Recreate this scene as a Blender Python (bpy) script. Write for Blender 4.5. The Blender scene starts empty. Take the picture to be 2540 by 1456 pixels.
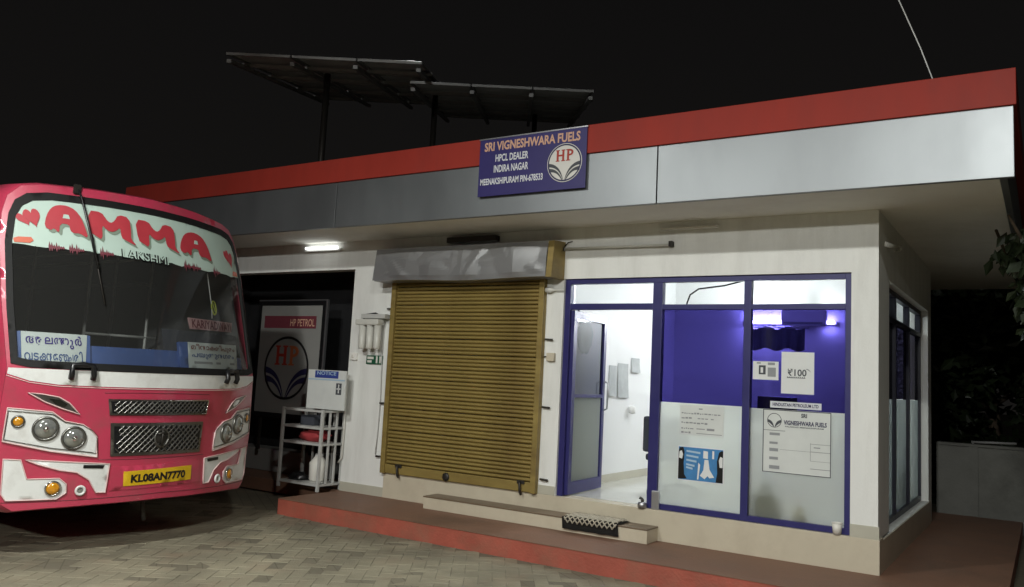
import bpy, bmesh, math, random
from mathutils import Vector, Matrix
from mathutils.geometry import delaunay_2d_cdt

random.seed(7)
SC = bpy.context.scene
COL = SC.collection

# ------------------------------------------------------------------ camera
CAM_LOC = Vector((1.3031, -8.3368, 1.7848))
CAM_R = Vector((0.84242886, 0.53640109, 0.05086731))
CAM_U = Vector((0.01629978, -0.11973496, 0.99267208))
CAM_F = Vector((-0.53856098, 0.83542648, 0.1096114))
cam = bpy.data.cameras.new('camera')
cam.sensor_width = 36.0
cam.lens = 36.0 * 2064.88 / 2540.0
cam.shift_y = -18.05 / 2540.0
cam.clip_start = 0.05
cam.clip_end = 2000
cam_ob = bpy.data.objects.new('camera', cam)
COL.objects.link(cam_ob)
cam_ob.matrix_world = Matrix(((CAM_R.x, CAM_U.x, -CAM_F.x, CAM_LOC.x),
                              (CAM_R.y, CAM_U.y, -CAM_F.y, CAM_LOC.y),
                              (CAM_R.z, CAM_U.z, -CAM_F.z, CAM_LOC.z), (0, 0, 0, 1)))
SC.camera = cam_ob

# ------------------------------------------------------------------ night sky
w = bpy.data.worlds.new('World'); SC.world = w; w.use_nodes = True
bg = w.node_tree.nodes['Background']
bg.inputs[0].default_value = (0.0066, 0.0062, 0.0060, 1)
bg.inputs[1].default_value = 1.0
_tc = w.node_tree.nodes.new('ShaderNodeTexCoord'); _sx = w.node_tree.nodes.new('ShaderNodeSeparateXYZ')
_cr = w.node_tree.nodes.new('ShaderNodeValToRGB')          # faint town glow towards the horizon
_cr.color_ramp.elements[0].color = (0.0078, 0.0072, 0.0066, 1); _cr.color_ramp.elements[1].color = (0.0040, 0.0038, 0.0039, 1)
_cr.color_ramp.elements[0].position = 0.0; _cr.color_ramp.elements[1].position = 0.55
w.node_tree.links.new(_tc.outputs['Generated'], _sx.inputs[0]); w.node_tree.links.new(_sx.outputs[2], _cr.inputs[0])
w.node_tree.links.new(_cr.outputs[0], bg.inputs[0])

# ------------------------------------------------------------------ exposure, render
vs = SC.view_settings
vs.view_transform = 'Standard'; vs.look = 'None'; vs.exposure = 0.0; vs.gamma = 1.0
vs.use_curve_mapping = False
cy = SC.cycles
cy.use_denoising = True
try: cy.denoiser = 'OPENIMAGEDENOISE'
except Exception: pass
cy.max_bounces = 8; cy.diffuse_bounces = 5; cy.glossy_bounces = 4
cy.transmission_bounces = 6; cy.transparent_max_bounces = 14
cy.sample_clamp_indirect = 6.0
cy.caustics_reflective = False; cy.caustics_refractive = False

# the forecourt lamps of the filling station stand behind the camera
LAMP_MAIN = (1.15, -7.1, 5.85); LAMP_MAIN_W = 365
LAMP_SIDE = (-4.1, -7.3, 5.85);  LAMP_SIDE_W = 380
LAMP_FAR = (0.5, -14.5, 5.4);  LAMP_FAR_W = 520
LAMP_COL = (0.985, 1.0, 0.955)

# ------------------------------------------------------------------ helpers
def nd(nt, t, **k):
    n = nt.nodes.new(t)
    for a, b in k.items():
        setattr(n, a, b)
    return n

def mat(name, col, rough=0.6, metal=0.0, var=0.0, vscale=3.0, bump=0.0, bscale=60.0, coat=0.0,
        spec=0.5, emit=None, estr=0.0, dirt=None, dscale=1.2, damt=0.0, stretch=None):
    m = bpy.data.materials.new(name); m.use_nodes = True
    nt = m.node_tree; p = nt.nodes['Principled BSDF']
    p.inputs['Roughness'].default_value = rough
    p.inputs['Metallic'].default_value = metal
    p.inputs['Specular IOR Level'].default_value = spec
    p.inputs['Coat Weight'].default_value = coat
    p.inputs['Coat Roughness'].default_value = 0.12
    c = (col[0], col[1], col[2], 1)
    p.inputs['Base Color'].default_value = c
    if emit:
        p.inputs['Emission Color'].default_value = (*emit, 1)
        p.inputs['Emission Strength'].default_value = estr
    if var or damt or bump:
        tc = nd(nt, 'ShaderNodeTexCoord'); mp = nd(nt, 'ShaderNodeMapping')
        nt.links.new(tc.outputs['Object'], mp.inputs[0])
        if stretch: mp.inputs['Scale'].default_value = stretch
    last = None
    if var:
        n = nd(nt, 'ShaderNodeTexNoise'); n.inputs['Scale'].default_value = vscale
        n.inputs['Detail'].default_value = 6; n.inputs['Roughness'].default_value = 0.6
        nt.links.new(mp.outputs[0], n.inputs['Vector'])
        r = nd(nt, 'ShaderNodeMapRange'); r.inputs[1].default_value = 0.3; r.inputs[2].default_value = 0.7
        r.inputs[3].default_value = 1 - var; r.inputs[4].default_value = 1 + var
        nt.links.new(n.outputs['Fac'], r.inputs[0])
        mx = nd(nt, 'ShaderNodeMix', data_type='RGBA', blend_type='MULTIPLY')
        mx.inputs[0].default_value = 1.0; mx.inputs[6].default_value = c
        nt.links.new(r.outputs[0], mx.inputs[7]); last = mx.outputs[2]
        rr = nd(nt, 'ShaderNodeMapRange'); rr.inputs[3].default_value = max(0.02, rough - 0.1); rr.inputs[4].default_value = min(1, rough + 0.1)
        nt.links.new(n.outputs['Fac'], rr.inputs[0]); nt.links.new(rr.outputs[0], p.inputs['Roughness'])
    if damt:
        n2 = nd(nt, 'ShaderNodeTexNoise'); n2.inputs['Scale'].default_value = dscale
        n2.inputs['Detail'].default_value = 8; n2.inputs['Roughness'].default_value = 0.68
        nt.links.new(mp.outputs[0], n2.inputs['Vector'])
        r2 = nd(nt, 'ShaderNodeMapRange'); r2.inputs[1].default_value = 0.48; r2.inputs[2].default_value = 0.75
        r2.inputs[3].default_value = 0; r2.inputs[4].default_value = damt
        nt.links.new(n2.outputs['Fac'], r2.inputs[0])
        m2 = nd(nt, 'ShaderNodeMix', data_type='RGBA')
        nt.links.new(r2.outputs[0], m2.inputs[0])
        if last: nt.links.new(last, m2.inputs[6])
        else: m2.inputs[6].default_value = c
        m2.inputs[7].default_value = (*dirt, 1); last = m2.outputs[2]
    if last: nt.links.new(last, p.inputs['Base Color'])
    if bump:
        n3 = nd(nt, 'ShaderNodeTexNoise'); n3.inputs['Scale'].default_value = bscale; n3.inputs['Detail'].default_value = 5
        nt.links.new(mp.outputs[0], n3.inputs['Vector'])
        b = nd(nt, 'ShaderNodeBump'); b.inputs['Strength'].default_value = bump; b.inputs['Distance'].default_value = 0.02
        nt.links.new(n3.outputs['Fac'], b.inputs['Height']); nt.links.new(b.outputs[0], p.inputs['Normal'])
    return m

def glass(name, tint, refl=0.06, rough=0.02, diffuse=None, dmix=0.0, trans=None, tmix=0.0):
    """thin pane: tinted transparency + Fresnel-like gloss (+ optional diffuse / translucent film)"""
    m = bpy.data.materials.new(name); m.use_nodes = True
    nt = m.node_tree; nt.nodes.clear()
    out = nd(nt, 'ShaderNodeOutputMaterial')
    t = nd(nt, 'ShaderNodeBsdfTransparent'); t.inputs[0].default_value = (*tint, 1)
    sh = t.outputs[0]
    if trans:
        tr = nd(nt, 'ShaderNodeBsdfTranslucent'); tr.inputs[0].default_value = (*trans, 1)
        a = nd(nt, 'ShaderNodeMixShader'); a.inputs[0].default_value = tmix
        nt.links.new(sh, a.inputs[1]); nt.links.new(tr.outputs[0], a.inputs[2]); sh = a.outputs[0]
    if diffuse:
        d = nd(nt, 'ShaderNodeBsdfDiffuse'); d.inputs[0].default_value = (*diffuse, 1)
        a = nd(nt, 'ShaderNodeMixShader'); a.inputs[0].default_value = dmix
        nt.links.new(sh, a.inputs[1]); nt.links.new(d.outputs[0], a.inputs[2]); sh = a.outputs[0]
    g = nd(nt, 'ShaderNodeBsdfGlossy'); g.inputs['Roughness'].default_value = rough
    lw = nd(nt, 'ShaderNodeFresnel'); lw.inputs[0].default_value = 1.45
    mu = nd(nt, 'ShaderNodeMath', operation='MULTIPLY'); mu.inputs[1].default_value = refl / 0.04
    mu.use_clamp = True
    nt.links.new(lw.outputs[0], mu.inputs[0])
    a = nd(nt, 'ShaderNodeMixShader'); nt.links.new(mu.outputs[0], a.inputs[0])
    nt.links.new(sh, a.inputs[1]); nt.links.new(g.outputs[0], a.inputs[2])
    nt.links.new(a.outputs[0], out.inputs[0])
    return m

class MB:
    def __init__(s): s.bm = bmesh.new()
    def box(s, a, b, bev=0.0):
        vs = [s.bm.verts.new((x, y, z)) for x in (a[0], b[0]) for y in (a[1], b[1]) for z in (a[2], b[2])]
        F = [(0, 1, 3, 2), (4, 6, 7, 5), (0, 4, 5, 1), (2, 3, 7, 6), (0, 2, 6, 4), (1, 5, 7, 3)]
        fs = [s.bm.faces.new([vs[i] for i in f]) for f in F]
        if bev:
            es = list({e for f in fs for e in f.edges})
            bmesh.ops.bevel(s.bm, geom=es, offset=bev, segments=2, affect='EDGES', profile=0.6)
        return s
    def obox(s, c, ax, ay, az, bev=0.0):
        """box at centre c with half-vectors"""
        c, ax, ay, az = map(Vector, (c, ax, ay, az))
        vs = [s.bm.verts.new(c + i * ax + j * ay + k * az) for i in (-1, 1) for j in (-1, 1) for k in (-1, 1)]
        F = [(0, 1, 3, 2), (4, 6, 7, 5), (0, 4, 5, 1), (2, 3, 7, 6), (0, 2, 6, 4), (1, 5, 7, 3)]
        fs = [s.bm.faces.new([vs[i] for i in f]) for f in F]
        if bev:
            es = list({e for f in fs for e in f.edges})
            bmesh.ops.bevel(s.bm, geom=es, offset=bev, segments=2, affect='EDGES')
        return s
    def tube(s, pts, r, n=8, closed=False, cap=True):
        pts = [Vector(p) for p in pts]; N = len(pts); rings = []
        up = None
        for i, p in enumerate(pts):
            if closed: t = pts[(i + 1) % N] - pts[i - 1]
            else: t = pts[min(i + 1, N - 1)] - pts[max(i - 1, 0)]
            t.normalize()
            if up is None:
                up = Vector((0, 0, 1)) if abs(t.z) < .9 else Vector((1, 0, 0))
            a = t.cross(up)
            if a.length < 1e-5: a = t.orthogonal()
            a.normalize(); b = a.cross(t).normalized(); up = b
            rr = r[i] if isinstance(r, (list, tuple)) else r
            rings.append([s.bm.verts.new(p + a * (rr * math.cos(2 * math.pi * k / n)) + b * (rr * math.sin(2 * math.pi * k / n))) for k in range(n)])
        for i in range(N if closed else N - 1):
            A, B = rings[i], rings[(i + 1) % N]
            for k in range(n):
                f = s.bm.faces.new((A[k], A[(k + 1) % n], B[(k + 1) % n], B[k])); f.smooth = True
        if cap and not closed:
            s.bm.faces.new(rings[0]); s.bm.faces.new(rings[-1][::-1])
        return s
    def lathe(s, prof, o, axis=(0, 0, 1), n=20, smooth=True):
        o = Vector(o); ax = Vector(axis).normalized(); a = ax.orthogonal().normalized(); b = ax.cross(a)
        rings = []
        for (r, h) in prof:
            if r < 1e-6: rings.append([s.bm.verts.new(o + ax * h)])
            else: rings.append([s.bm.verts.new(o + ax * h + a * (r * math.cos(2 * math.pi * k / n)) + b * (r * math.sin(2 * math.pi * k / n))) for k in range(n)])
        for A, B in zip(rings, rings[1:]):
            for k in range(n):
                k2 = (k + 1) % n
                if len(A) == 1 and len(B) == 1: continue
                if len(A) == 1: f = s.bm.faces.new((A[0], B[k2], B[k]))
                elif len(B) == 1: f = s.bm.faces.new((A[k], A[k2], B[0]))
                else: f = s.bm.faces.new((A[k], A[k2], B[k2], B[k]))
                f.smooth = smooth
        return s
    def poly(s, pts):
        s.bm.faces.new([s.bm.verts.new(p) for p in pts]); return s
    def prism(s, pts, d):
        """polygon pts extruded by vector d"""
        d = Vector(d); A = [s.bm.verts.new(p) for p in pts]; B = [s.bm.verts.new(Vector(p) + d) for p in pts]
        s.bm.faces.new(A); s.bm.faces.new(B[::-1]); n = len(A)
        for i in range(n): s.bm.faces.new((A[i], A[(i + 1) % n], B[(i + 1) % n], B[i]))
        return s
    def mesh(s, name):
        bmesh.ops.recalc_face_normals(s.bm, faces=s.bm.faces)
        me = bpy.data.meshes.new(name); s.bm.to_mesh(me); s.bm.free(); return me
    def build(s, name, m, parent=None):
        me = s.mesh(name); return link(name, me, m, parent)

def link(name, me, m, parent=None):
    if m and not me.materials: me.materials.append(m)
    o = bpy.data.objects.new(name, me); COL.objects.link(o)
    if parent: attach(o, parent)
    return o

def world_of(o):
    mtx = o.matrix_basis.copy()
    if o.parent: mtx = world_of(o.parent) @ o.matrix_parent_inverse @ mtx
    return mtx

def attach(o, parent):
    o.parent = parent
    o.matrix_parent_inverse = world_of(parent).inverted()

def thing(name, label, cat, loc, group=None):
    o = bpy.data.objects.new(name, None); COL.objects.link(o)
    o.empty_display_size = .1
    o.location = loc; o['label'] = label; o['category'] = cat
    if group: o['group'] = group
    return o

def tag(o, label, cat, group=None):
    o['label'] = label; o['category'] = cat
    if group: o['group'] = group
    return o

def struct(name, mb, m):
    o = mb.build(name, m); o['kind'] = 'structure'; return o

# -------- lettering
def glyph_mesh(body, bold=0.0, shear=0.0):
    c = bpy.data.curves.new('t', 'FONT'); c.body = body; c.size = 1.0; c.offset = bold
    c.shear = shear; c.resolution_u = 3
    o = bpy.data.objects.new('t', c); COL.objects.link(o)
    dg = bpy.context.evaluated_depsgraph_get()
    me = bpy.data.meshes.new_from_object(o.evaluated_get(dg))
    bpy.data.objects.remove(o); bpy.data.curves.remove(c)
    return [v.co.copy() for v in me.vertices], [tuple(p.vertices) for p in me.polygons]

def lettering(body, rect, place, m, parent, bold=0.015, shear=0.0, glyphs=False, gap=0.06, name='lettering'):
    """text squeezed into rect (a0,b0,a1,b1); place(a,b)->3D. glyphs: place every glyph one after the other"""
    V, F = [], []
    if glyphs:
        x = 0.0
        for ch in body:
            if isinstance(ch, tuple): c, dx, dy, sx = ch
            else: c, dx, dy, sx = ch, 0, 0, 1
            v, f = glyph_mesh(c, bold)
            if not v: continue
            x0 = min(p.x for p in v); x1 = max(p.x for p in v)
            k = len(V); x += dx
            V += [Vector(((p.x - x0) * sx + x, p.y + dy, 0)) for p in v]
            F += [tuple(i + k for i in q) for q in f]
            x += (x1 - x0) * sx + gap
    else:
        V, F = glyph_mesh(body, bold, shear)
    x0 = min(v.x for v in V); x1 = max(v.x for v in V); y0 = min(v.y for v in V); y1 = max(v.y for v in V)
    P = [place(rect[0] + (v.x - x0) / (x1 - x0) * (rect[2] - rect[0]), rect[1] + (v.y - y0) / (y1 - y0) * (rect[3] - rect[1])) for v in V]
    me = bpy.data.meshes.new(name); me.from_pydata(P, [], F)
    return link(name, me, m, parent)

def wallplane(y):
    return lambda a, b: (a, y, b)

def prints(name, polys, place, m, parent, each=False):
    if each:
        return [prints(name, [p], place, m, parent) for p in polys]
    mb = MB()
    for p in polys:
        if len(p) == 4 and not isinstance(p[0], (tuple, list)):
            a0, b0, a1, b1 = p; p = [(a0, b0), (a1, b0), (a1, b1), (a0, b1)]
        mb.poly([place(*q) for q in p])
    return mb.build(name, m, parent)

def arc(c, r, a0, a1, n=40):
    return [(c[0] + r * math.cos(math.radians(a0 + (a1 - a0) * i / n)), c[1] + r * math.sin(math.radians(a0 + (a1 - a0) * i / n))) for i in range(n + 1)]

def bez(p0, p1, p2, n=14):
    return [((1 - t) ** 2 * p0[0] + 2 * t * (1 - t) * p1[0] + t * t * p2[0], (1 - t) ** 2 * p0[1] + 2 * t * (1 - t) * p1[1] + t * t * p2[1]) for t in [i / n for i in range(n + 1)]]

def strip(a, b):
    return [[a[i], a[i + 1], b[i + 1], b[i]] for i in range(len(a) - 1)]

# ------------------------------------------------------------------ materials
M = {}
M['wall'] = mat('white_wall_paint', (.785, .785, .755), .7, var=.05, vscale=1.5, bump=.15, bscale=70, dirt=(.45, .44, .40), dscale=1.6, damt=.34, stretch=(2.6, 2.6, .45))
M['soffit'] = mat('cream_ceiling_paint', (.84, .83, .78), .8, var=.05, vscale=1.0, bump=.1, bscale=60, dirt=(.40, .36, .28), damt=.25)
M['plinth'] = mat('beige_plinth_tile', (.56, .50, .385), .38, var=.05, vscale=2, dirt=(.33, .27, .19), dscale=2.2, damt=.3)
M['skirt'] = mat('grey_beige_tile', (.47, .45, .37), .35, var=.06, vscale=3)
M['steptop'] = mat('brown_granite_step', (.16, .115, .075), .4, var=.15, vscale=30)
M['silver'] = mat('silver_composite_panel', (.275, .29, .30), .48, metal=.85, bump=.05, bscale=1.6, var=.05, vscale=1.2, dirt=(.22, .225, .235), dscale=1.1, damt=.35, stretch=(1.2, 1, .5))
M['redband'] = mat('red_painted_fascia', (.31, .034, .023), .6, spec=.2, var=.08, vscale=1.2, dirt=(.20, .032, .026), dscale=1.6, damt=.5, stretch=(2, 1, .5))
M['redoxide'] = mat('red_oxide_kerb_paint', (.34, .080, .052), .65, var=.16, vscale=4, bump=.25, bscale=40, dirt=(.20, .11, .07), dscale=2.2, damt=.7)
M['oxidetop'] = mat('dusty_red_oxide_floor', (.20, .105, .066), .62, var=.13, vscale=2.5, bump=.2, bscale=50, dirt=(.115, .075, .052), dscale=1.1, damt=.7)
M['bluefr'] = mat('blue_powder_coat', (.024, .022, .125), .38, var=.04, vscale=8)
M['clear'] = glass('clear_glass', (.93, .95, .95), .05)
M['bluefilm'] = glass('blue_tint_film', (.050, .041, .225), .05, .05, diffuse=(.02, .016, .10), dmix=.12)
M['darkfilm'] = glass('grey_tint_film', (.10, .11, .17), .05, .04, diffuse=(.03, .035, .05), dmix=.3)
def frosted():
    m = bpy.data.materials.new('frosted_film'); m.use_nodes = True
    nt = m.node_tree; nt.nodes.clear(); out = nd(nt, 'ShaderNodeOutputMaterial')
    tr = nd(nt, 'ShaderNodeBsdfTranslucent'); tr.inputs[0].default_value = (.84, .88, .835, 1)
    rf = nd(nt, 'ShaderNodeBsdfRefraction'); rf.inputs['Color'].default_value = (.72, .76, .68, 1); rf.inputs['Roughness'].default_value = .30; rf.inputs['IOR'].default_value = 1.12
    df = nd(nt, 'ShaderNodeBsdfDiffuse'); df.inputs[0].default_value = (.36, .385, .355, 1)
    a = nd(nt, 'ShaderNodeMixShader'); a.inputs[0].default_value = .30
    nt.links.new(tr.outputs[0], a.inputs[1]); nt.links.new(rf.outputs[0], a.inputs[2])
    b = nd(nt, 'ShaderNodeMixShader'); b.inputs[0].default_value = .30
    nt.links.new(a.outputs[0], b.inputs[1]); nt.links.new(df.outputs[0], b.inputs[2])
    nt.links.new(b.outputs[0], out.inputs[0]); return m
M['frost'] = frosted()
M['frostdim'] = glass('dark_frosted_side_film', (.30, .34, .33), .015, .1, diffuse=(.10, .12, .11), dmix=.2, trans=(.20, .235, .225), tmix=.75)  # darker than the front frosted film
M['sidefilm'] = glass('dark_side_film', (.03, .028, .06), .015, .05, diffuse=(.015, .014, .03), dmix=.3)
M['sideclear'] = glass('greyish_side_glass', (.80, .86, .86), .012, .05)  # slightly greyer tint than the front clear glass
M['sidefr'] = mat('dark_window_frame', (.02, .02, .035), .4)
M['olive'] = mat('olive_yellow_shutter_paint', (.27, .195, .058), .5, metal=.1, var=.16, vscale=2.2, dirt=(.13, .075, .024), dscale=2.0, damt=.75, stretch=(.6, 1, 2.5))
M['galv'] = mat('crumpled_grey_sheet', (.30, .30, .305), .40, metal=.5, var=.05, vscale=2, bump=.06, bscale=5)
M['black'] = mat('black_rubber', (.010, .010, .010), .6, spec=.2)
M['blackpl'] = mat('black_plastic', (.010, .010, .011), .3)
M['iron'] = mat('dark_iron', (.05, .045, .04), .5, metal=.6)
M['recess'] = mat('recess_shade_black', (.022, .022, .024), .5, var=.2, vscale=5)  # darkness of the unlit room put into the wall colour
M['white'] = mat('white_paint', (.75, .75, .73), .45, var=.03, vscale=6)
M['whitesteel'] = mat('white_enamelled_steel', (.50, .50, .48), .45, var=.08, vscale=12, dirt=(.2, .18, .15), dscale=6, damt=.4)
M['wpaper'] = mat('thin_grey_paper', (.40, .42, .42), .8, var=.1, vscale=8)
M['paper'] = mat('white_paper', (.72, .73, .72), .8, var=.02, vscale=5)
M['greypaper'] = mat('aged_grey_paper', (.64, .66, .635), .8, var=.05, vscale=4)
M['ink'] = mat('grey_print', (.07, .075, .085), .8)
M['inklt'] = mat('faint_grey_print', (.28, .29, .30), .8)
M['navy'] = mat('navy_vinyl', (.026, .019, .125), .5, var=.06, vscale=4)
M['peach'] = mat('peach_print', (.62, .36, .25), .6)
M['whprint'] = mat('white_print', (.66, .67, .70), .6)
M['logored'] = mat('red_print', (.36, .035, .02), .6)
M['logoblue'] = mat('dark_blue_print', (.02, .018, .07), .6)
M['logowhite'] = mat('white_disc_print', (.66, .64, .60), .6)
M['orangep'] = mat('orange_print', (.45, .12, .04), .6)
M['panelgrey'] = mat('flex_board_face', (.25, .248, .235), .7, var=.04, vscale=2)
M['green'] = mat('green_print', (.012, .09, .045), .5)
M['alu'] = mat('aluminium', (.5, .5, .52), .35, metal=.9)
M['cup'] = mat('white_cup', (.70, .68, .62), .4)
M['matt'] = mat('black_rubber_mat', (.016, .014, .012), .8, var=.3, vscale=20)
M['coir'] = mat('pale_mat_pattern', (.42, .38, .30), .9)
M['room'] = mat('white_room_paint', (.76, .77, .765), .7, var=.02, vscale=1)
M['roomfl'] = mat('glossy_floor_tile', (.52, .52, .47), .12, var=.04, vscale=3)
M['teal'] = mat('teal_cloth', (.04, .34, .36), .8)
M['darkcloth'] = mat('dark_grey_cloth', (.045, .05, .065), .85)
M['solar'] = mat('solar_backsheet', (.80, .80, .77), .6, var=.06, vscale=2)
M['cell'] = mat('solar_cell_glass', (.01, .012, .03), .1)
M['steel'] = mat('galvanised_steel', (.34, .34, .34), .6, metal=.2, var=.1, vscale=10)
M['compound'] = mat('grey_cement_wall', (.165, .165, .15), .85, var=.15, vscale=1.6, bump=.3, bscale=30, dirt=(.07, .07, .06), dscale=1.0, damt=.7)
M['red'] = mat('crimson_bus_paint', (.48, .043, .088), .34, var=.08, vscale=1.4, coat=.7, bump=.05, bscale=14, dirt=(.30, .075, .085), dscale=3.2, damt=.7)
M['buswhite'] = mat('white_bus_paint', (.74, .75, .73), .3, coat=.4, var=.03, vscale=3, dirt=(.46, .44, .40), dscale=3.2, damt=.6)
M['pinktrim'] = mat('pale_pink_trim', (.70, .48, .47), .4)
M['mint'] = mat('pale_mint_vinyl', (.45, .575, .51), .6, var=.05, vscale=3)
M['amma'] = mat('cherry_red_vinyl', (.44, .035, .05), .6, var=.08, vscale=7)
M['ammash'] = mat('grey_green_vinyl_outline', (.20, .255, .20), .6)
M['orange'] = mat('orange_red_vinyl', (.55, .10, .04), .5)
M['maroon'] = mat('maroon_vinyl', (.16, .03, .045), .6)
M['chrome'] = mat('chrome', (.62, .62, .60), .14, metal=1.0)
M['darkchrome'] = mat('dark_chrome', (.20, .195, .18), .3, metal=.9, var=.1, vscale=20)
M['lens'] = mat('clear_lamp_lens', (.35, .36, .34), .08, metal=.55, coat=1.0)
M['amber'] = mat('amber_lens', (.62, .26, .012), .15, coat=1.0, var=.2, vscale=40)
M['yellow'] = mat('yellow_plate', (.66, .42, .012), .45, var=.08, vscale=8)
M['wsglass'] = glass('windscreen_glass', (.82, .84, .83), .024, .02, diffuse=(.42, .42, .40), dmix=.042)
M['busblue'] = mat('blue_dash_board', (.065, .125, .36), .5, var=.08, vscale=4)
M['boardwhite'] = mat('white_route_board', (.58, .63, .62), .55, var=.04, vscale=6)
M['route1'] = mat('purple_blue_paint', (.035, .015, .20), .6)
M['route2'] = mat('teal_blue_paint', (.03, .075, .24), .6)
M['route3'] = mat('brown_paint', (.20, .05, .035), .6)
M['businside'] = mat('dark_bus_interior', (.10, .10, .105), .8)
M['seat'] = mat('grey_seat_cloth', (.16, .165, .18), .9, var=.2, vscale=15)
M['pole'] = mat('pale_painted_pole', (.80, .80, .78), .35)
M['tyre'] = mat('tyre_rubber', (.018, .018, .018), .8)
M['leafy'] = mat('dark_green_leaf', (.016, .026, .009), .5, var=.4, vscale=6)
M['leafy2'] = mat('mid_green_leaf', (.016, .025, .009), .5, var=.4, vscale=6)
M['bark'] = mat('brown_bark', (.09, .065, .045), .9, var=.3, vscale=12, bump=.6, bscale=30)
M['redbag'] = mat('dull_red_cloth', (.33, .035, .04), .8, var=.15, vscale=9)
M['plasticw'] = mat('water_filter_plastic', (.60, .59, .54), .35)
M['jug'] = mat('cloudy_water_jug', (.22, .20, .12), .2, var=.1, vscale=4)
M['brass'] = mat('yellow_brown_bottle', (.42, .30, .06), .3)
M['strap'] = mat('yellow_green_garland', (.45, .50, .06), .7)
M['bluepr'] = mat('sky_blue_print', (.05, .21, .46), .7, var=.15, vscale=12)
M['palebl'] = mat('pale_blue_print', (.38, .52, .64), .7)
M['headblue'] = mat('blue_header_print', (.03, .055, .27), .6)
M['pinkpaper'] = mat('pink_striped_strip', (.55, .32, .33), .7)
M['tube_on'] = mat('lit_tube', (.9, .9, .9), .4, emit=(.93, .97, 1.0), estr=430)
M['tube_mid'] = mat('lit_ceiling_tube', (.9, .9, .9), .4, emit=(.95, .98, 1.0), estr=250)
M['tube_small'] = mat('lit_short_tube', (.9, .9, .9), .4, emit=(.97, 1.0, .98), estr=2.6)
M['lampface'] = mat('lamp_lens_lit', (.9, .9, .9), .4, emit=LAMP_COL, estr=30)

# ground: dusty interlocking paving, fine joints beyond the built pavers
def ground_mat():
    m = bpy.data.materials.new('dusty_paving'); m.use_nodes = True
    nt = m.node_tree; p = nt.nodes['Principled BSDF']
    tc = nd(nt, 'ShaderNodeTexCoord'); mp = nd(nt, 'ShaderNodeMapping')
    mp.inputs['Rotation'].default_value = (0, 0, math.radians(35)); nt.links.new(tc.outputs['Object'], mp.inputs[0])
    br = nd(nt, 'ShaderNodeTexBrick'); br.inputs['Scale'].default_value = 1.0
    br.inputs['Brick Width'].default_value = .25; br.inputs['Row Height'].default_value = .125; br.inputs['Mortar Size'].default_value = .006
    br.inputs['Color1'].default_value = (.18, .16, .11, 1); br.inputs['Color2'].default_value = (.155, .14, .10, 1); br.inputs['Mortar'].default_value = (.10, .088, .06, 1)
    nt.links.new(mp.outputs[0], br.inputs['Vector'])
    n = nd(nt, 'ShaderNodeTexNoise'); n.inputs['Scale'].default_value = 1.3; n.inputs['Detail'].default_value = 8
    nt.links.new(tc.outputs['Object'], n.inputs['Vector'])
    mx = nd(nt, 'ShaderNodeMix', data_type='RGBA')
    r = nd(nt, 'ShaderNodeMapRange'); r.inputs[1].default_value = .4; r.inputs[2].default_value = .7; r.inputs[4].default_value = .7
    nt.links.new(n.outputs[0], r.inputs[0]); nt.links.new(r.outputs[0], mx.inputs[0])
    nt.links.new(br.outputs[0], mx.inputs[6]); mx.inputs[7].default_value = (.12, .105, .072, 1)
    nt.links.new(mx.outputs[2], p.inputs['Base Color']); p.inputs['Roughness'].default_value = .8
    return m
M['ground'] = ground_mat()
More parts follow.
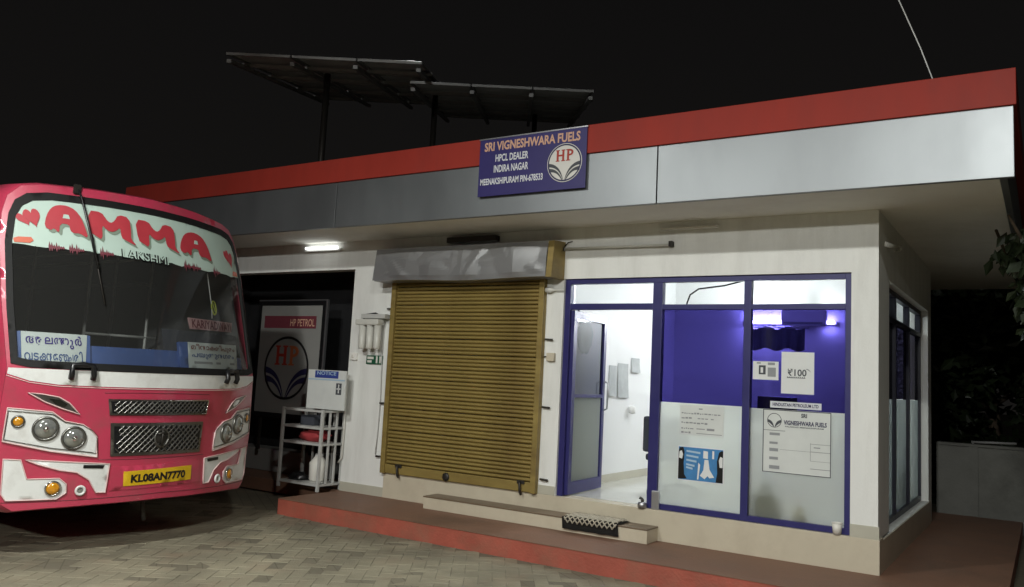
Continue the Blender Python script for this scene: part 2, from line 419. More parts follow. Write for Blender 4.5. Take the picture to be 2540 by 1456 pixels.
def paver_mat():
    m = bpy.data.materials.new('grey_paver_concrete'); m.use_nodes = True
    nt = m.node_tree; p = nt.nodes['Principled BSDF']
    oi = nd(nt, 'ShaderNodeObjectInfo'); ge = nd(nt, 'ShaderNodeNewGeometry')
    n = nd(nt, 'ShaderNodeTexNoise'); n.inputs['Scale'].default_value = 1.1; n.inputs['Detail'].default_value = 9; n.inputs['Roughness'].default_value = .65
    nt.links.new(ge.outputs['Position'], n.inputs['Vector'])
    cr = nd(nt, 'ShaderNodeValToRGB'); e = cr.color_ramp.elements
    e[0].position = .33; e[0].color = (.175, .158, .11, 1); e[1].position = .68; e[1].color = (.31, .28, .195, 1)
    k = e.new(.52); k.color = (.235, .213, .148, 1)
    nt.links.new(n.outputs[0], cr.inputs[0])
    # faded red paint dragged over the stones near the kerb
    n2 = nd(nt, 'ShaderNodeTexNoise'); n2.inputs['Scale'].default_value = 1.9; n2.inputs['Detail'].default_value = 6
    nt.links.new(ge.outputs['Position'], n2.inputs['Vector'])
    r2 = nd(nt, 'ShaderNodeMapRange'); r2.inputs[1].default_value = .52; r2.inputs[2].default_value = .72; r2.inputs[4].default_value = .25
    nt.links.new(n2.outputs[0], r2.inputs[0])
    m1 = nd(nt, 'ShaderNodeMix', data_type='RGBA'); nt.links.new(r2.outputs[0], m1.inputs[0])
    nt.links.new(cr.outputs[0], m1.inputs[6]); m1.inputs[7].default_value = (.24, .14, .09, 1)
    r3 = nd(nt, 'ShaderNodeMapRange'); r3.inputs[3].default_value = .96; r3.inputs[4].default_value = 1.04
    nt.links.new(oi.outputs['Random'], r3.inputs[0])
    m2 = nd(nt, 'ShaderNodeMix', data_type='RGBA', blend_type='MULTIPLY'); m2.inputs[0].default_value = 1
    nt.links.new(m1.outputs[2], m2.inputs[6]); nt.links.new(r3.outputs[0], m2.inputs[7])
    n4 = nd(nt, 'ShaderNodeTexNoise'); n4.inputs['Scale'].default_value = .85; n4.inputs['Detail'].default_value = 7; n4.inputs['Distortion'].default_value = .6
    mp4 = nd(nt, 'ShaderNodeMapping'); mp4.inputs['Location'].default_value = (3.1, 1.7, 0)
    nt.links.new(ge.outputs['Position'], mp4.inputs[0]); nt.links.new(mp4.outputs[0], n4.inputs['Vector'])
    r4 = nd(nt, 'ShaderNodeMapRange'); r4.inputs[1].default_value = .50; r4.inputs[2].default_value = .66; r4.inputs[3].default_value = 1.0; r4.inputs[4].default_value = .66
    nt.links.new(n4.outputs[0], r4.inputs[0])
    m4 = nd(nt, 'ShaderNodeMix', data_type='RGBA', blend_type='MULTIPLY'); m4.inputs[0].default_value = 1
    nt.links.new(m2.outputs[2], m4.inputs[6]); nt.links.new(r4.outputs[0], m4.inputs[7])
    nt.links.new(m4.outputs[2], p.inputs['Base Color']); p.inputs['Roughness'].default_value = .75
    n3 = nd(nt, 'ShaderNodeTexNoise'); n3.inputs['Scale'].default_value = 70; n3.inputs['Detail'].default_value = 5
    nt.links.new(ge.outputs['Position'], n3.inputs['Vector'])
    b = nd(nt, 'ShaderNodeBump'); b.inputs['Strength'].default_value = .35; b.inputs['Distance'].default_value = .01
    nt.links.new(n3.outputs[0], b.inputs['Height']); nt.links.new(b.outputs[0], p.inputs['Normal'])
    return m
M['paver'] = paver_mat()

# ================================================================== THE SETTING
ground = struct('ground', MB().poly([(-150, -150, -.0042), (150, -150, -.0042), (150, 150, -.0042), (-150, 150, -.0042)]), M['ground'])

# pavers, herringbone turned about 35 degrees to the building
def in_frame(p):
    v = Vector(p) - CAM_LOC; z = v.dot(CAM_F)
    if z < .5: return None
    x = 1270 + 2064.88 * v.dot(CAM_R) / z; y = 710 - 2064.88 * v.dot(CAM_U) / z
    return (x, y, z) if -20 < x < 2560 and 0 < y < 1475 else None
CELL = .125; ANG = math.radians(34); ca, sa = math.cos(ANG), math.sin(ANG)
def blocked(x, y):
    return x > -6.66 and y > -1.14
spots = []
for i in range(-110, 110):
    for j in range(-110, 110):
        d = (i - j) % 4
        if d == 0: cx, cy_, rot = i + 1.0, j + .5, 0
        elif d == 3: cx, cy_, rot = i + .5, j + 1.0, 1
        else: continue
        lx, ly = cx * CELL, cy_ * CELL
        X, Y = lx * ca - ly * sa - 4.0, lx * sa + ly * ca - 2.5
        if not (-9.3 < X < 2.6 and -6.2 < Y < -1.0) or blocked(X, Y): continue
        spots.append((X, Y, rot))
vis = []
rest = []
for s_ in spots:
    f = in_frame((s_[0], s_[1], 0))
    (vis if f else rest).append((f[2] if f else 1e9, s_))
vis.sort(key=lambda t: t[0])
pm = MB().box((-CELL + .0018, -CELL / 2 + .0018, -.06), (CELL - .0018, CELL / 2 - .0018, 0))
tf = [e for e in pm.bm.edges if all(v.co.z > -.001 for v in e.verts)]
bmesh.ops.bevel(pm.bm, geom=tf, offset=.003, segments=1, affect='EDGES')
pme = pm.mesh('paver'); pme.materials.append(M['paver'])
rr = random.Random(3)
restm = MB()
for k, (dist, (X, Y, rot)) in enumerate(vis + rest):
    dz = rr.uniform(-.002, .0015) - (rr.uniform(.003, .008) if rr.random() < .12 else 0); tx, ty = rr.uniform(-.008, .008), rr.uniform(-.008, .008); rz = ANG + rot * math.pi / 2 + rr.uniform(-.012, .012)
    if k < 290:
        o = bpy.data.objects.new('paver', pme); COL.objects.link(o)
        o.location = (X, Y, dz); o.rotation_euler = (tx, ty, rz); o.parent = ground
    else:
        a = Vector((math.cos(rz), math.sin(rz), ty * .5)); b = Vector((-math.sin(rz), math.cos(rz), tx * .5))
        h1, h2 = CELL - .0018, CELL / 2 - .0018
        c = Vector((X, Y, dz))
        T = [restm.bm.verts.new(c + a * s1 * (h1 - .003) + b * s2 * (h2 - .003)) for s1, s2 in ((-1, -1), (1, -1), (1, 1), (-1, 1))]
        B = [restm.bm.verts.new(c + a * s1 * h1 + b * s2 * h2 - Vector((0, 0, .003))) for s1, s2 in ((-1, -1), (1, -1), (1, 1), (-1, 1))]
        D = [restm.bm.verts.new(v.co - Vector((0, 0, .05))) for v in B]
        restm.bm.faces.new(T)
        for q in range(4):
            restm.bm.faces.new((T[q], B[q], B[(q + 1) % 4], T[(q + 1) % 4])); restm.bm.faces.new((B[q], D[q], D[(q + 1) % 4], B[(q + 1) % 4]))
o = restm.build('pavers', M['paver'], ground); o['kind'] = 'stuff'

# raised platform (verandah) with red painted kerb face
pl = struct('platform', MB().box((-6.6, -1.08, -.05), (1.0, 5.25, .184)), M['redoxide'])
MB().box((-6.606, -1.088, .184), (1.006, 5.25, .190), .002).build('platform_top', M['oxidetop'], pl)

# ================================================================== OFFICE BUILDING
ob = thing('station_office', 'single-storey white filling station office with red and silver roof fascia', 'building', (-3, 1, .19))
mb = MB()
Z0, ZS = .19, 3.54
XL, XR = -10.6, 0.0
T = .2
mb.box((XL, 0, Z0), (-9.9, T, ZS))
mb.box((-6.631, 0, Z0), (-5.856, T, ZS))
mb.box((-3.6145, 0, .5), (-3.354, T, ZS))
mb.box((-.24, 0, .5), (XR, T, ZS))
mb.box((-9.9, 0, 3.154), (-6.631, T, ZS))
mb.box((-5.856, 0, 2.96), (-3.6145, T, ZS))
mb.box((-3.354, 0, 2.951), (-.24, T, ZS))
mb.build('front_wall', M['wall'], ob)
mb = MB()
mb.box((-T, T, .5), (0, .62, ZS)); mb.box((-T, 3.86, .19), (0, 4.02, ZS)); mb.box((-T, .62, 2.945), (0, 3.86, ZS)); mb.box((-T, T, .19), (0, 3.86, .478))
mb.build('side_wall', M['wall'], ob)
MB().box((XL, 4.02, .19), (0, 4.2, ZS)).build('back_wall', M['wall'], ob)
MB().box((XL - .18, 0, 0), (XL, 4.2, ZS)).build('end_wall', M['wall'], ob)
MB().box((-6.3, T, .19), (-6.1, 4.02, ZS)).build('partition_wall', M['room'], ob)
# plinth: front + side, skirting on the piers
MB().box((-5.872, -.016, .188), (.016, .19, .4995), .004).build('plinth', M['plinth'], ob)
MB().box((.0005, .1905, .188), (.0155, 4.0, .4785), .003).build('plinth', M['plinth'], ob)
MB().box((-6.631, -.012, .188), (-5.872, -.001, .31), .003).build('skirting', M['skirt'], ob)
MB().box((-.24, -.012, .5), (.012, -.001, .615), .003).build('skirting', M['skirt'], ob)
MB().box((-3.6, -.010, .5), (-3.36, -.001, .60), .003).build('skirting', M['skirt'], ob)
# office room shell
RX0, RX1, RY1, RZ1 = -3.56, -.2, 3.95, 3.42
MB().box((RX0 - .1, T, .19), (RX0, RY1, ZS)).build('room_wall', M['room'], ob)
MB().box((RX0, RY1, .505), (RX1, RY1 + .06, RZ1)).build('room_wall', M['room'], ob)
MB().box((RX0, T, RZ1), (RX1, RY1, RZ1 + .05)).build('room_ceiling', M['room'], ob)
MB().box((RX0, .19, .40), (RX1, RY1, .502)).build('room_floor', M['roomfl'], ob)
MB().box((RX0, .2, .503), (RX0 + .012, RY1, .60)).build('room_skirting', M['skirt'], ob)
MB().box((RX0, RY1 - .012, .503), (RX1, RY1, .60)).build('room_skirting', M['skirt'], ob)
# recess (unlit lobby left of the shutter)
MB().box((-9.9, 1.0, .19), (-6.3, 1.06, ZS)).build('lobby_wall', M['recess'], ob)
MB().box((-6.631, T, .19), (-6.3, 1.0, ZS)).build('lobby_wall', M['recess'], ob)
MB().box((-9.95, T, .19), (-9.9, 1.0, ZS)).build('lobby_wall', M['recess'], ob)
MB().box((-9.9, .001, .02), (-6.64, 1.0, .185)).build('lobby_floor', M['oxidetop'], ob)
MB().box((-9.88, .62, .19), (-7.5, .98, .52), .01).build('lobby_ledge', M['panelgrey'], ob)
# roof
MB().box((XL, -.90, ZS), (1.02, 6.5, 3.72)).build('roof_slab', M['soffit'], ob)
MB().box((XL, -.90, 3.721), (1.02, -.76, 4.36)).build('parapet', M['soffit'], ob)
MB().box((.88, -.76, 3.721), (1.02, 6.5, 4.36)).build('parapet', M['soffit'], ob)
seams = [XL, -6.129, -1.848, 1.13]
for a, b in zip(seams, seams[1:]):
    MB().box((a + .006, -.955, 3.535), (b - .006, -.902, 4.112), .004).build('fascia_panel', M['silver'], ob)
for a, b in ((-.90, 2.6), (2.6, 6.4)):
    MB().box((1.022, a + .006, 3.535), (1.075, b - .006, 4.112), .004).build('fascia_panel', M['silver'], ob)
for a, b in ((XL, -3.2), (-3.2, 1.145)):
    MB().box((a + .001, -.985, 4.105), (b - .001, -.902, 4.402), .006).build('red_band', M['redband'], ob)
MB().box((1.022, -.90, 4.105), (1.145, 6.4, 4.402), .006).build('red_band', M['redband'], ob)
# joint strip behind the silver panels
MB().box((XL, -.9015, 3.56), (1.02, -.9005, 4.10)).build('joint_backing', M['black'], ob)
# step
st = MB().box((-4.982, -.296, .1905), (-2.112, -.0165, .322), .004).build('step', M['plinth'], ob)
MB().box((-4.986, -.301, .322), (-2.108, -.0165, .338), .004).build('tread', M['steptop'], st)

# ---------------- shopfront glazing
fr = MB()
def bar(x0, z0, x1, z1, y0=.03, y1=.11): fr.box((x0, y0, z0), (x1, y1, z1), .003)
bar(-3.352, .502, -3.282, 2.950)            # left jamb
bar(-.298, .502, -.242, 2.950)              # right jamb
bar(-3.282, 2.893, -.298, 2.950)            # head
bar(-2.268, .502, -2.158, 2.893)            # post beside the door
bar(-1.275, .502, -1.200, 2.893)            # mullion
bar(-3.282, 2.600, -2.268, 2.668)           # door transom
bar(-2.158, 2.600, -1.275, 2.655); bar(-1.200, 2.600, -.298, 2.655)
bar(-2.158, .502, -1.275, .560); bar(-1.200, .502, -.298, .560)
shop = fr.build('shopfront', M['bluefr'], ob)
def pane(name, x0, z0, x1, z1, m, y=.070, parent=None):
    return MB().box((x0, y - .003, z0), (x1, y + .003, z1)).build(name, m, parent or shop)
def film(name, x0, z0, x1, z1, m, y=.07, parent=None):      # single sheet
    return MB().poly([(x0, y, z0), (x1, y, z0), (x1, y, z1), (x0, y, z1)]).build(name, m, parent or shop)
film('clear_pane', -3.282, 2.668, -2.268, 2.893, M['clear'])
film('clear_pane', -2.158, 2.655, -1.275, 2.893, M['clear'])
film('clear_pane', -1.200, 2.655, -.298, 2.893, M['clear'])
film('tinted_pane', -2.158, 1.618, -1.275, 2.600, M['bluefilm'])
film('tinted_pane', -1.200, 1.612, -.298, 2.600, M['bluefilm'])
film('frosted_pane', -2.158, .560, -1.275, 1.616, M['frost'])
film('frosted_pane', -1.200, .560, -.298, 1.610, M['frost'])
MB().box((-3.352, .10, .5), (-3.31, .2, 2.95)).build('jamb_lining', M['alu'], shop)
# door leaf, open inwards about 93 degrees
hx, hy = -3.262, .07
da = math.radians(93.5); dx, dy = math.cos(da), math.sin(da)
DW = .97
def dpt(s, t, z): return (hx + dx * s - dy * t, hy + dy * s + dx * t, z)
def dbar(mb, s0, z0, s1, z1, t=.022):
    P = [dpt(s0, -t, z0), dpt(s1, -t, z0), dpt(s1, t, z0), dpt(s0, t, z0)]
    mb.prism(P, (0, 0, z1 - z0)); return mb
dm = MB()
dbar(dm, 0, .515, .085, 2.595); dbar(dm, DW - .07, .515, DW, 2.595); dbar(dm, .085, 2.51, DW - .07, 2.595); dbar(dm, .085, .515, DW - .07, .65); dbar(dm, .085, 1.60, DW - .07, 1.64)
door = dm.build('door', M['bluefr'], ob)
def dfilm(name, s0, z0, s1, z1, m): return MB().poly([dpt(s0, 0, z0), dpt(s1, 0, z0), dpt(s1, 0, z1), dpt(s0, 0, z1)]).build(name, m, door)
dfilm('tinted_pane', .085, 1.64, DW - .07, 2.51, M['darkfilm'])
dfilm('frosted_pane', .085, .65, DW - .07, 1.60, M['frost'])
MB().tube([dpt(DW - .035, -.03, 1.45), dpt(DW - .035, -.075, 1.47), dpt(DW - .035, -.075, 1.78), dpt(DW - .035, -.03, 1.80)], .011).build('handle', M['alu'], door)
# side window glazing
sf = MB()
ys = [.62, 1.70, 2.78, 3.86]
XW = -.12
for y in ys: sf.box((XW - .035, y - .03, .48), (XW + .035, y + .03, 2.945), .003)
for a, b in zip(ys, ys[1:]):
    for z0, z1 in ((.48, .54), (2.60, 2.65), (2.89, 2.945)): sf.box((XW - .034, a + .03, z0), (XW + .034, b - .03, z1), .003)
side = sf.build('side_window', M['sidefr'], ob)
for a, b in zip(ys, ys[1:]):
    def sp(name, z0, z1, m): MB().poly([(XW, a + .03, z0), (XW, b - .03, z0), (XW, b - .03, z1), (XW, a + .03, z1)]).build(name, m, side)
    sp('clear_pane', 2.65, 2.89, M['sideclear']); sp('tinted_pane', 1.77, 2.60, M['sidefilm']); sp('frosted_pane', .54, 1.766, M['frostdim'])

# ---------------- rolling shutter
SX0, SX1 = -5.856, -3.6145
bb = MB().box((SX0 + .02, -.050, .505), (SX1 - .02, -.015, .615), .006)
sh = bb.build('rolling_shutter', M['olive'], ob)
NS = 50; zt, zb = 2.985, .617; ph = (zt - zb) / NS
prof = []
for k in range(9):
    t = k / 8
    prof.append((-.018 - .020 * math.sin(math.pi * t) ** .8, t * (ph - .004)))
sm = MB()
A = [sm.bm.verts.new((SX0 + .03, y, z)) for y, z in prof] ; B = [sm.bm.verts.new((SX1 - .03, y, z)) for y, z in prof]
for k in range(8):
    f = sm.bm.faces.new((A[k], B[k], B[k + 1], A[k + 1])); f.smooth = True
C2 = [sm.bm.verts.new((x, -.008, z)) for x, z in ((SX0 + .03, 0), (SX1 - .03, 0), (SX1 - .03, ph - .004), (SX0 + .03, ph - .004))]
sm.bm.faces.new((A[0], C2[0], C2[1], B[0])); sm.bm.faces.new((A[8], B[8], C2[2], C2[3])); sm.bm.faces.new(C2)
slat_me = sm.mesh('slat'); slat_me.materials.append(M['olive'])
r5 = random.Random(5)
for k in range(NS):
    o = bpy.data.objects.new('slat', slat_me); COL.objects.link(o)
    o.location = (0, r5.uniform(-.003, .003), zb + k * ph); o.rotation_euler = (0, r5.uniform(-.0006, .0006), 0); attach(o, sh)
MB().box((SX0 - .035, -.075, .500), (SX0 + .035, -.0005, 3.0), .005).build('guide_rail', M['olive'], sh)
MB().box((SX1 - .035, -.075, .500), (SX1 + .035, -.0005, 3.0), .005).build('guide_rail', M['olive'], sh)
for x in (-5.60, -3.78):
    MB().tube([(x, -.07, .62), (x, -.085, .585), (x + .01, -.085, .50), (x + .01, -.06, .47)], .014).box((x - .05, -.066, .59), (x + .05, -.05, .63), .004).build('latch', M['iron'], sh)
MB().lathe([(0, .0), (.05, .0), (.05, .012), (.02, .02), (0, .02)], (-4.85, -.05, .555), (0, -1, 0)).build('lock_plate', M['iron'], sh)
for x, z in ((-5.885, 2.61), (-5.905, 1.38), (-5.915, .70), (-3.56, 2.25), (-3.56, 1.475), (-3.545, .667)):
    s_ = -1 if x < -5 else 1
    MB().tube([(x, -.03, z), (x + s_ * .10, -.03, z - .004)], .011).build('side_bolt', M['iron'], sh)
# hood: dented sheet
hm = bmesh.new()
NX, NZ = 72, 14
r8 = random.Random(18)
folds = []
for _ in range(16):
    an_ = r8.choice((r8.uniform(-.35, .35), r8.uniform(.5, 2.6)))
    folds.append((r8.uniform(-5.9, -3.5), r8.uniform(2.95, 3.34), math.sin(an_), math.cos(an_), r8.uniform(.015, .055), r8.uniform(.18, .45), r8.uniform(.25, .9)))
grid = []
from mathutils import noise
for i in range(NX + 1):
    row = []
    for j in range(NZ + 1):
        x = -6.0 + (2.56) * i / NX; z = 2.935 + .425 * j / NZ
        n = .012 * noise.noise(Vector((x * 1.3, z * 3, 1.3)))
        for fx_, fz_, fs_, fc_, fa_, fb_, fl_ in folds:      # each fold is a straight ridge that dies out along its length
            d_ = abs((x - fx_) * -fs_ + (z - fz_) * fc_); l_ = abs((x - fx_) * fc_ + (z - fz_) * fs_)
            n = max(n, fa_ * max(0, 1 - l_ / fl_) - fb_ * d_ * .5)
        edge = min(i, NX - i, 4) / 4 * min(j, NZ - j, 2) / 2
        row.append(hm.verts.new((x, -.30 - n * edge + .05 * (j / NZ) ** 3, z + .012 * math.sin(x * 3.1) * (1 - j / NZ))))
    grid.append(row)
for i in range(NX):
    for j in range(NZ):
        hm.faces.new((grid[i][j], grid[i + 1][j], grid[i + 1][j + 1], grid[i][j + 1])).smooth = False
for j0 in (0, NZ):
    bk = [hm.verts.new((grid[i][j0].co.x, -.002, grid[i][j0].co.z + (.03 if j0 else .0))) for i in range(NX + 1)]
    for i in range(NX): hm.faces.new((grid[i][j0], grid[i + 1][j0], bk[i + 1], bk[i]))
me = bpy.data.meshes.new('hood'); bmesh.ops.recalc_face_normals(hm, faces=hm.faces); hm.to_mesh(me); hm.free()
hood = link('hood', me, M['galv'], sh)
MB().prism([(-3.435, -.305, 2.94), (-3.435, -.26, 3.36), (-3.435, -.001, 3.38), (-3.435, -.001, 2.94)], (.075, 0, .0)).build('end_cap', M['olive'], sh)
MB().prism([(-6.035, -.30, 2.95), (-6.035, -.25, 3.36), (-6.035, -.001, 3.38), (-6.035, -.001, 2.95)], (.034, 0, .0)).build('end_cap', M['galv'], sh)
MB().box((-5.02, -.10, 3.43), (-4.28, -.001, 3.50), .006).build('soffit_shadow_bar', M['iron'], sh)  # dark bar shaped in place of the soffit's shadow above the hood

# ================================================================== LIGHTS OF THE PLACE
def area(name, loc, target, size, power, col, parent, sy=None, spread=math.pi):
    l = bpy.data.lights.new(name, 'AREA'); l.energy = power; l.color = col
    l.shape = 'RECTANGLE' if sy else 'DISK'; l.size = size
    if sy: l.size_y = sy
    l.spread = spread
    o = bpy.data.objects.new(name, l); COL.objects.link(o)
    o.location = loc; d = Vector(target) - Vector(loc); o.rotation_euler = d.to_track_quat('-Z', 'Y').to_euler()
    attach(o, parent); return o

def flood(loc, base, target, power, label):
    t = thing('flood_light', label, 'flood light', base, 'forecourt flood lights')
    L = Vector(loc); d = (Vector(target) - L).normalized()
    MB().tube([(base[0], base[1], 0), (base[0], base[1], 4.0), (base[0], base[1], L.z + .3)], [.09, .07, .055], 12).lathe([(0, .02), (.2, .02), (.2, 0), (0, 0)], base).build('pole', M['steel'], t)
    MB().tube([(base[0], base[1], L.z + .22), tuple(L - d * .14)], .035).build('arm', M['steel'], t)
    a = d.cross(Vector((0, 1, 0))).normalized(); b = a.cross(d)
    MB().obox(L - d * .07, a * .30, b * .22, d * .045, .015).build('housing', M['alu'], t)
    MB().obox(L - d * .018, a * .27, b * .19, d * .004).build('lens', M['lampface'], t)
    area('lamp', L + d * .005, target, .52, power, LAMP_COL, t, .36)
    return t
flood(LAMP_MAIN, (2.6, -9.6, 0), (1.15, -6.9, 0), LAMP_MAIN_W, 'tall steel lamp pole behind the viewer facing down, right one')
flood(LAMP_SIDE, (-3.8, -9.9, 0), (-4.1, -7.1, 0), LAMP_SIDE_W, 'tall steel lamp pole behind the viewer facing down, left one')

flood(LAMP_FAR, (-1.0, -16.5, 0), (-2.0, -8.0, 0), LAMP_FAR_W, 'far steel lamp pole at the back of the forecourt')

# short lit tube above the lobby
t = thing('tube_light', 'short lit white tube light high on wall above the dark lobby', 'tube light', (-7.25, 0, 3.45), 'tube lights on the facade')
MB().box((-7.62, -.035, 3.425), (-6.90, -.001, 3.455), .004).build('batten', M['white'], t)
MB().tube([(-7.56, -.055, 3.47), (-6.945, -.055, 3.462)], .02, 10).build('tube', M['tube_small'], t)
area('lamp', (-7.25, -.10, 3.46), (-7.25, -1.2, 2.6), .6, .5, (.95, 1, .97), t, .04)
# unlit long tube over the door
t = thing('tube_light', 'long unlit tube light on the wall just above the blue shopfront', 'tube light', (-2.7, 0, 3.29), 'tube lights on the facade')
MB().box((-3.37, -.03, 3.278), (-2.04, -.001, 3.302), .003).build('batten', M['whitesteel'], t)
MB().tube([(-3.34, -.052, 3.296), (-2.07, -.052, 3.284)], .014, 10).build('tube', M['plasticw'], t)
for x in (-3.38, -2.05): MB().box((x - .02, -.07, 3.265), (x + .02, -.001, 3.325), .004).build('end_holder', M['iron'], t)
MB().tube([(-3.36, -.02, 3.33), (-3.31, -.03, 3.37), (-3.27, -.005, 3.385)], .006).build('wire_tail', M['black'], t)
# slim white batten close to the soffit
t = thing('batten_light', 'slim unlit white batten light tucked under the soffit edge', 'batten light', (-1.87, 0, 3.46))
MB().box((-2.19, -.05, 3.447), (-1.545, -.001, 3.480), .008).build('body', M['white'], t)
MB().box((-2.17, -.056, 3.452), (-1.565, -.050, 3.472), .002).build('diffuser', M['cup'], t)

# ================================================================== INSIDE THE OFFICE
t = thing('wall_tube_light', 'lit white tube light glowing on the office back wall', 'tube light', (-1.8, 3.94, 2.79))
MB().box((-2.46, 3.90, 2.76), (-1.16, 3.949, 2.80), .004).build('batten', M['white'], t)
MB().tube([(-2.43, 3.875, 2.79), (-1.19, 3.875, 2.79)], .019, 10).build('tube', M['tube_on'], t)
t = thing('ceiling_tube_light', 'lit tube light fixed to the office ceiling near the door', 'tube light', (-2.2, 1.6, 3.4))
MB().box((-2.75, 1.57, 3.385), (-1.55, 1.63, 3.4195), .004).build('batten', M['white'], t)
MB().tube([(-2.72, 1.6, 3.365), (-1.58, 1.6, 3.365)], .017, 10).build('tube', M['tube_mid'], t)
t = thing('air_conditioner', 'white split air conditioner seen through the blue glass', 'air conditioner', (-1.55, 3.9, 2.85))
MB().box((-1.86, 3.66, 2.73), (-1.25, 3.80, 2.95), .03).build('body', M['white'], t)
MB().box((-1.82, 3.654, 2.745), (-1.29, 3.659, 2.775)).build('louvre', M['inklt'], t)
MB().box((-1.8, 3.80, 2.76), (-1.3, 3.949, 2.93)).build('bracket', M['white'], t)
t = thing('hanging_cloth', 'dark cloth hung on a line behind the right blue pane', 'cloth', (-1.6, 2.5, 2.3))
mb = MB(); mb.tube([(-2.0, 2.5, 2.60), (-1.2, 2.5, 2.60)], .008)
mb.build('rail', M['alu'], t)
cb = bmesh.new(); rows = []
for i in range(33):
    x = -1.95 + .70 * i / 32
    rows.append([cb.verts.new((x, 2.5 + .02 * math.sin(i * 1.1) * (j + 1) / 6, 2.6 - .28 * j / 5 - .02 * math.sin(i * .5))) for j in range(6)])
for i in range(32):
    for j in range(5): cb.faces.new((rows[i][j], rows[i + 1][j], rows[i + 1][j + 1], rows[i][j + 1])).smooth = True
me = bpy.data.meshes.new('cloth'); cb.to_mesh(me); cb.free(); link('cloth', me, M['darkcloth'], t)
# cables, papers on the left wall
tag(MB().tube([(-2.83, 2.5, 2.86), (-2.82, 2.5, 2.93), (-2.78, 2.5, 3.04), (-2.66, 2.5, 3.12), (-2.3, 2.5, 3.16), (-1.95, 2.5, 3.24), (-1.9, 2.5, 3.42)], .012).build('black_cable', M['black'], None), 'black cable bending down behind the middle clear transom', 'cable')
for k, (y0, y1, z0, z1, lb) in enumerate(((1.66, 1.88, 1.62, 2.02, 'curled white sheet, leftmost on the wall seen through the doorway'), (1.93, 2.25, 1.60, 2.06, 'large white sheet, middle one on the wall through the doorway'), (2.35, 2.62, 1.95, 2.15, 'small white sheet high on the wall through the doorway'))):
    c = bmesh.new(); g = [[c.verts.new((RX0 + .006 + .012 * math.sin(i * .9) ** 2 + .02 * (j / 3) ** 2, y0 + (y1 - y0) * i / 6, z1 - (z1 - z0) * j / 3)) for j in range(4)] for i in range(7)]
    for i in range(6):
        for j in range(3): c.faces.new((g[i][j], g[i + 1][j], g[i + 1][j + 1], g[i][j + 1])).smooth = True
    me = bpy.data.meshes.new('wall_paper_sheet'); c.to_mesh(me); c.free()
    tag(link('wall_paper_sheet', me, M['wpaper']), lb, 'paper', 'papers on the office wall')
tag(MB().lathe([(0, 0), (.045, .01), (.05, .09), (.03, .11), (0, .11)], (RX0 + .06, 2.32, 1.38)).build('wall_cup_holder', M['white'], None), 'small white holder on the wall beside the papers', 'holder')
# teal bag on the wall behind the door leaf
t = thing('hanging_bag', 'teal and dark bag hanging behind the open door glass', 'bag', (-3.5, .72, 2.3))
c = bmesh.new(); bmesh.ops.create_uvsphere(c, u_segments=20, v_segments=12, radius=1)
for v in c.verts:
    s_ = 1 + .25 * noise.noise(v.co * 2.5)
    v.co = Vector((-3.44 + v.co.x * .06 * s_, .72 + v.co.y * .17 * s_, 2.36 + v.co.z * .20 * s_ * (1.2 if v.co.z < 0 else .8)))
me = bpy.data.meshes.new('body'); c.to_mesh(me); c.free()
for p in me.polygons: p.use_smooth = True
link('body', me, M['teal'], t)
MB().tube([(-3.46, .62, 2.48), (-3.545, .72, 2.66), (-3.46, .82, 2.48)], .012).build('strap', M['darkcloth'], t)
# dark chair near the doorway
t = thing('office_chair', 'dark office chair half hidden at the right of the doorway', 'chair', (-2.45, 1.2, .5))
MB().box((-2.74, .95, 1.0), (-2.22, 1.03, 1.42), .035).build('backrest', M['darkcloth'], t)
MB().box((-2.72, 1.0, .90), (-2.2, 1.48, .98), .03).build('seat', M['darkcloth'], t)
MB().tube([(-2.46, 1.24, .62), (-2.46, 1.24, .9)], .03).build('column', M['iron'], t)
for k in range(5):
    a = k * 2 * math.pi / 5
    MB().tube([(-2.46, 1.24, .62), (-2.46 + .28 * math.cos(a), 1.24 + .28 * math.sin(a), .56)], .02).lathe([(0, 0), (.028, .0), (.028, .05), (0, .05)], (-2.46 + .28 * math.cos(a), 1.24 + .28 * math.sin(a), .503), n=10).build('leg', M['iron'], t)
M['wood'] = mat('brown_desk_laminate', (.16, .085, .045), .45, var=.15, vscale=6)
M['cabinet'] = mat('grey_steel_cabinet', (.12, .13, .14), .5, var=.05, vscale=3)
t = thing('office_desk', 'brown office desk dimly seen behind the blue panes', 'desk', (-1.25, 2.6, .503))
MB().box((-2.0, 2.3, 1.24), (-.5, 2.95, 1.28), .008).build('desk_top', M['wood'], t)
MB().box((-1.95, 2.34, .503), (-.55, 2.37, 1.24), .004).build('front_board', M['wood'], t)
for x in (-1.95, -.58): MB().box((x - .02, 2.37, .503), (x + .02, 2.9, 1.24), .004).build('side_board', M['wood'], t)
t = thing('computer_monitor', 'dark monitor standing on the office desk', 'monitor', (-1.6, 2.6, 1.28))
MB().box((-1.86, 2.58, 1.40), (-1.36, 2.62, 1.72), .01).build('screen_case', M['blackpl'], t)
MB().box((-1.65, 2.60, 1.282), (-1.57, 2.63, 1.42), .004).box((-1.72, 2.54, 1.281), (-1.5, 2.69, 1.295), .004).build('stand', M['blackpl'], t)
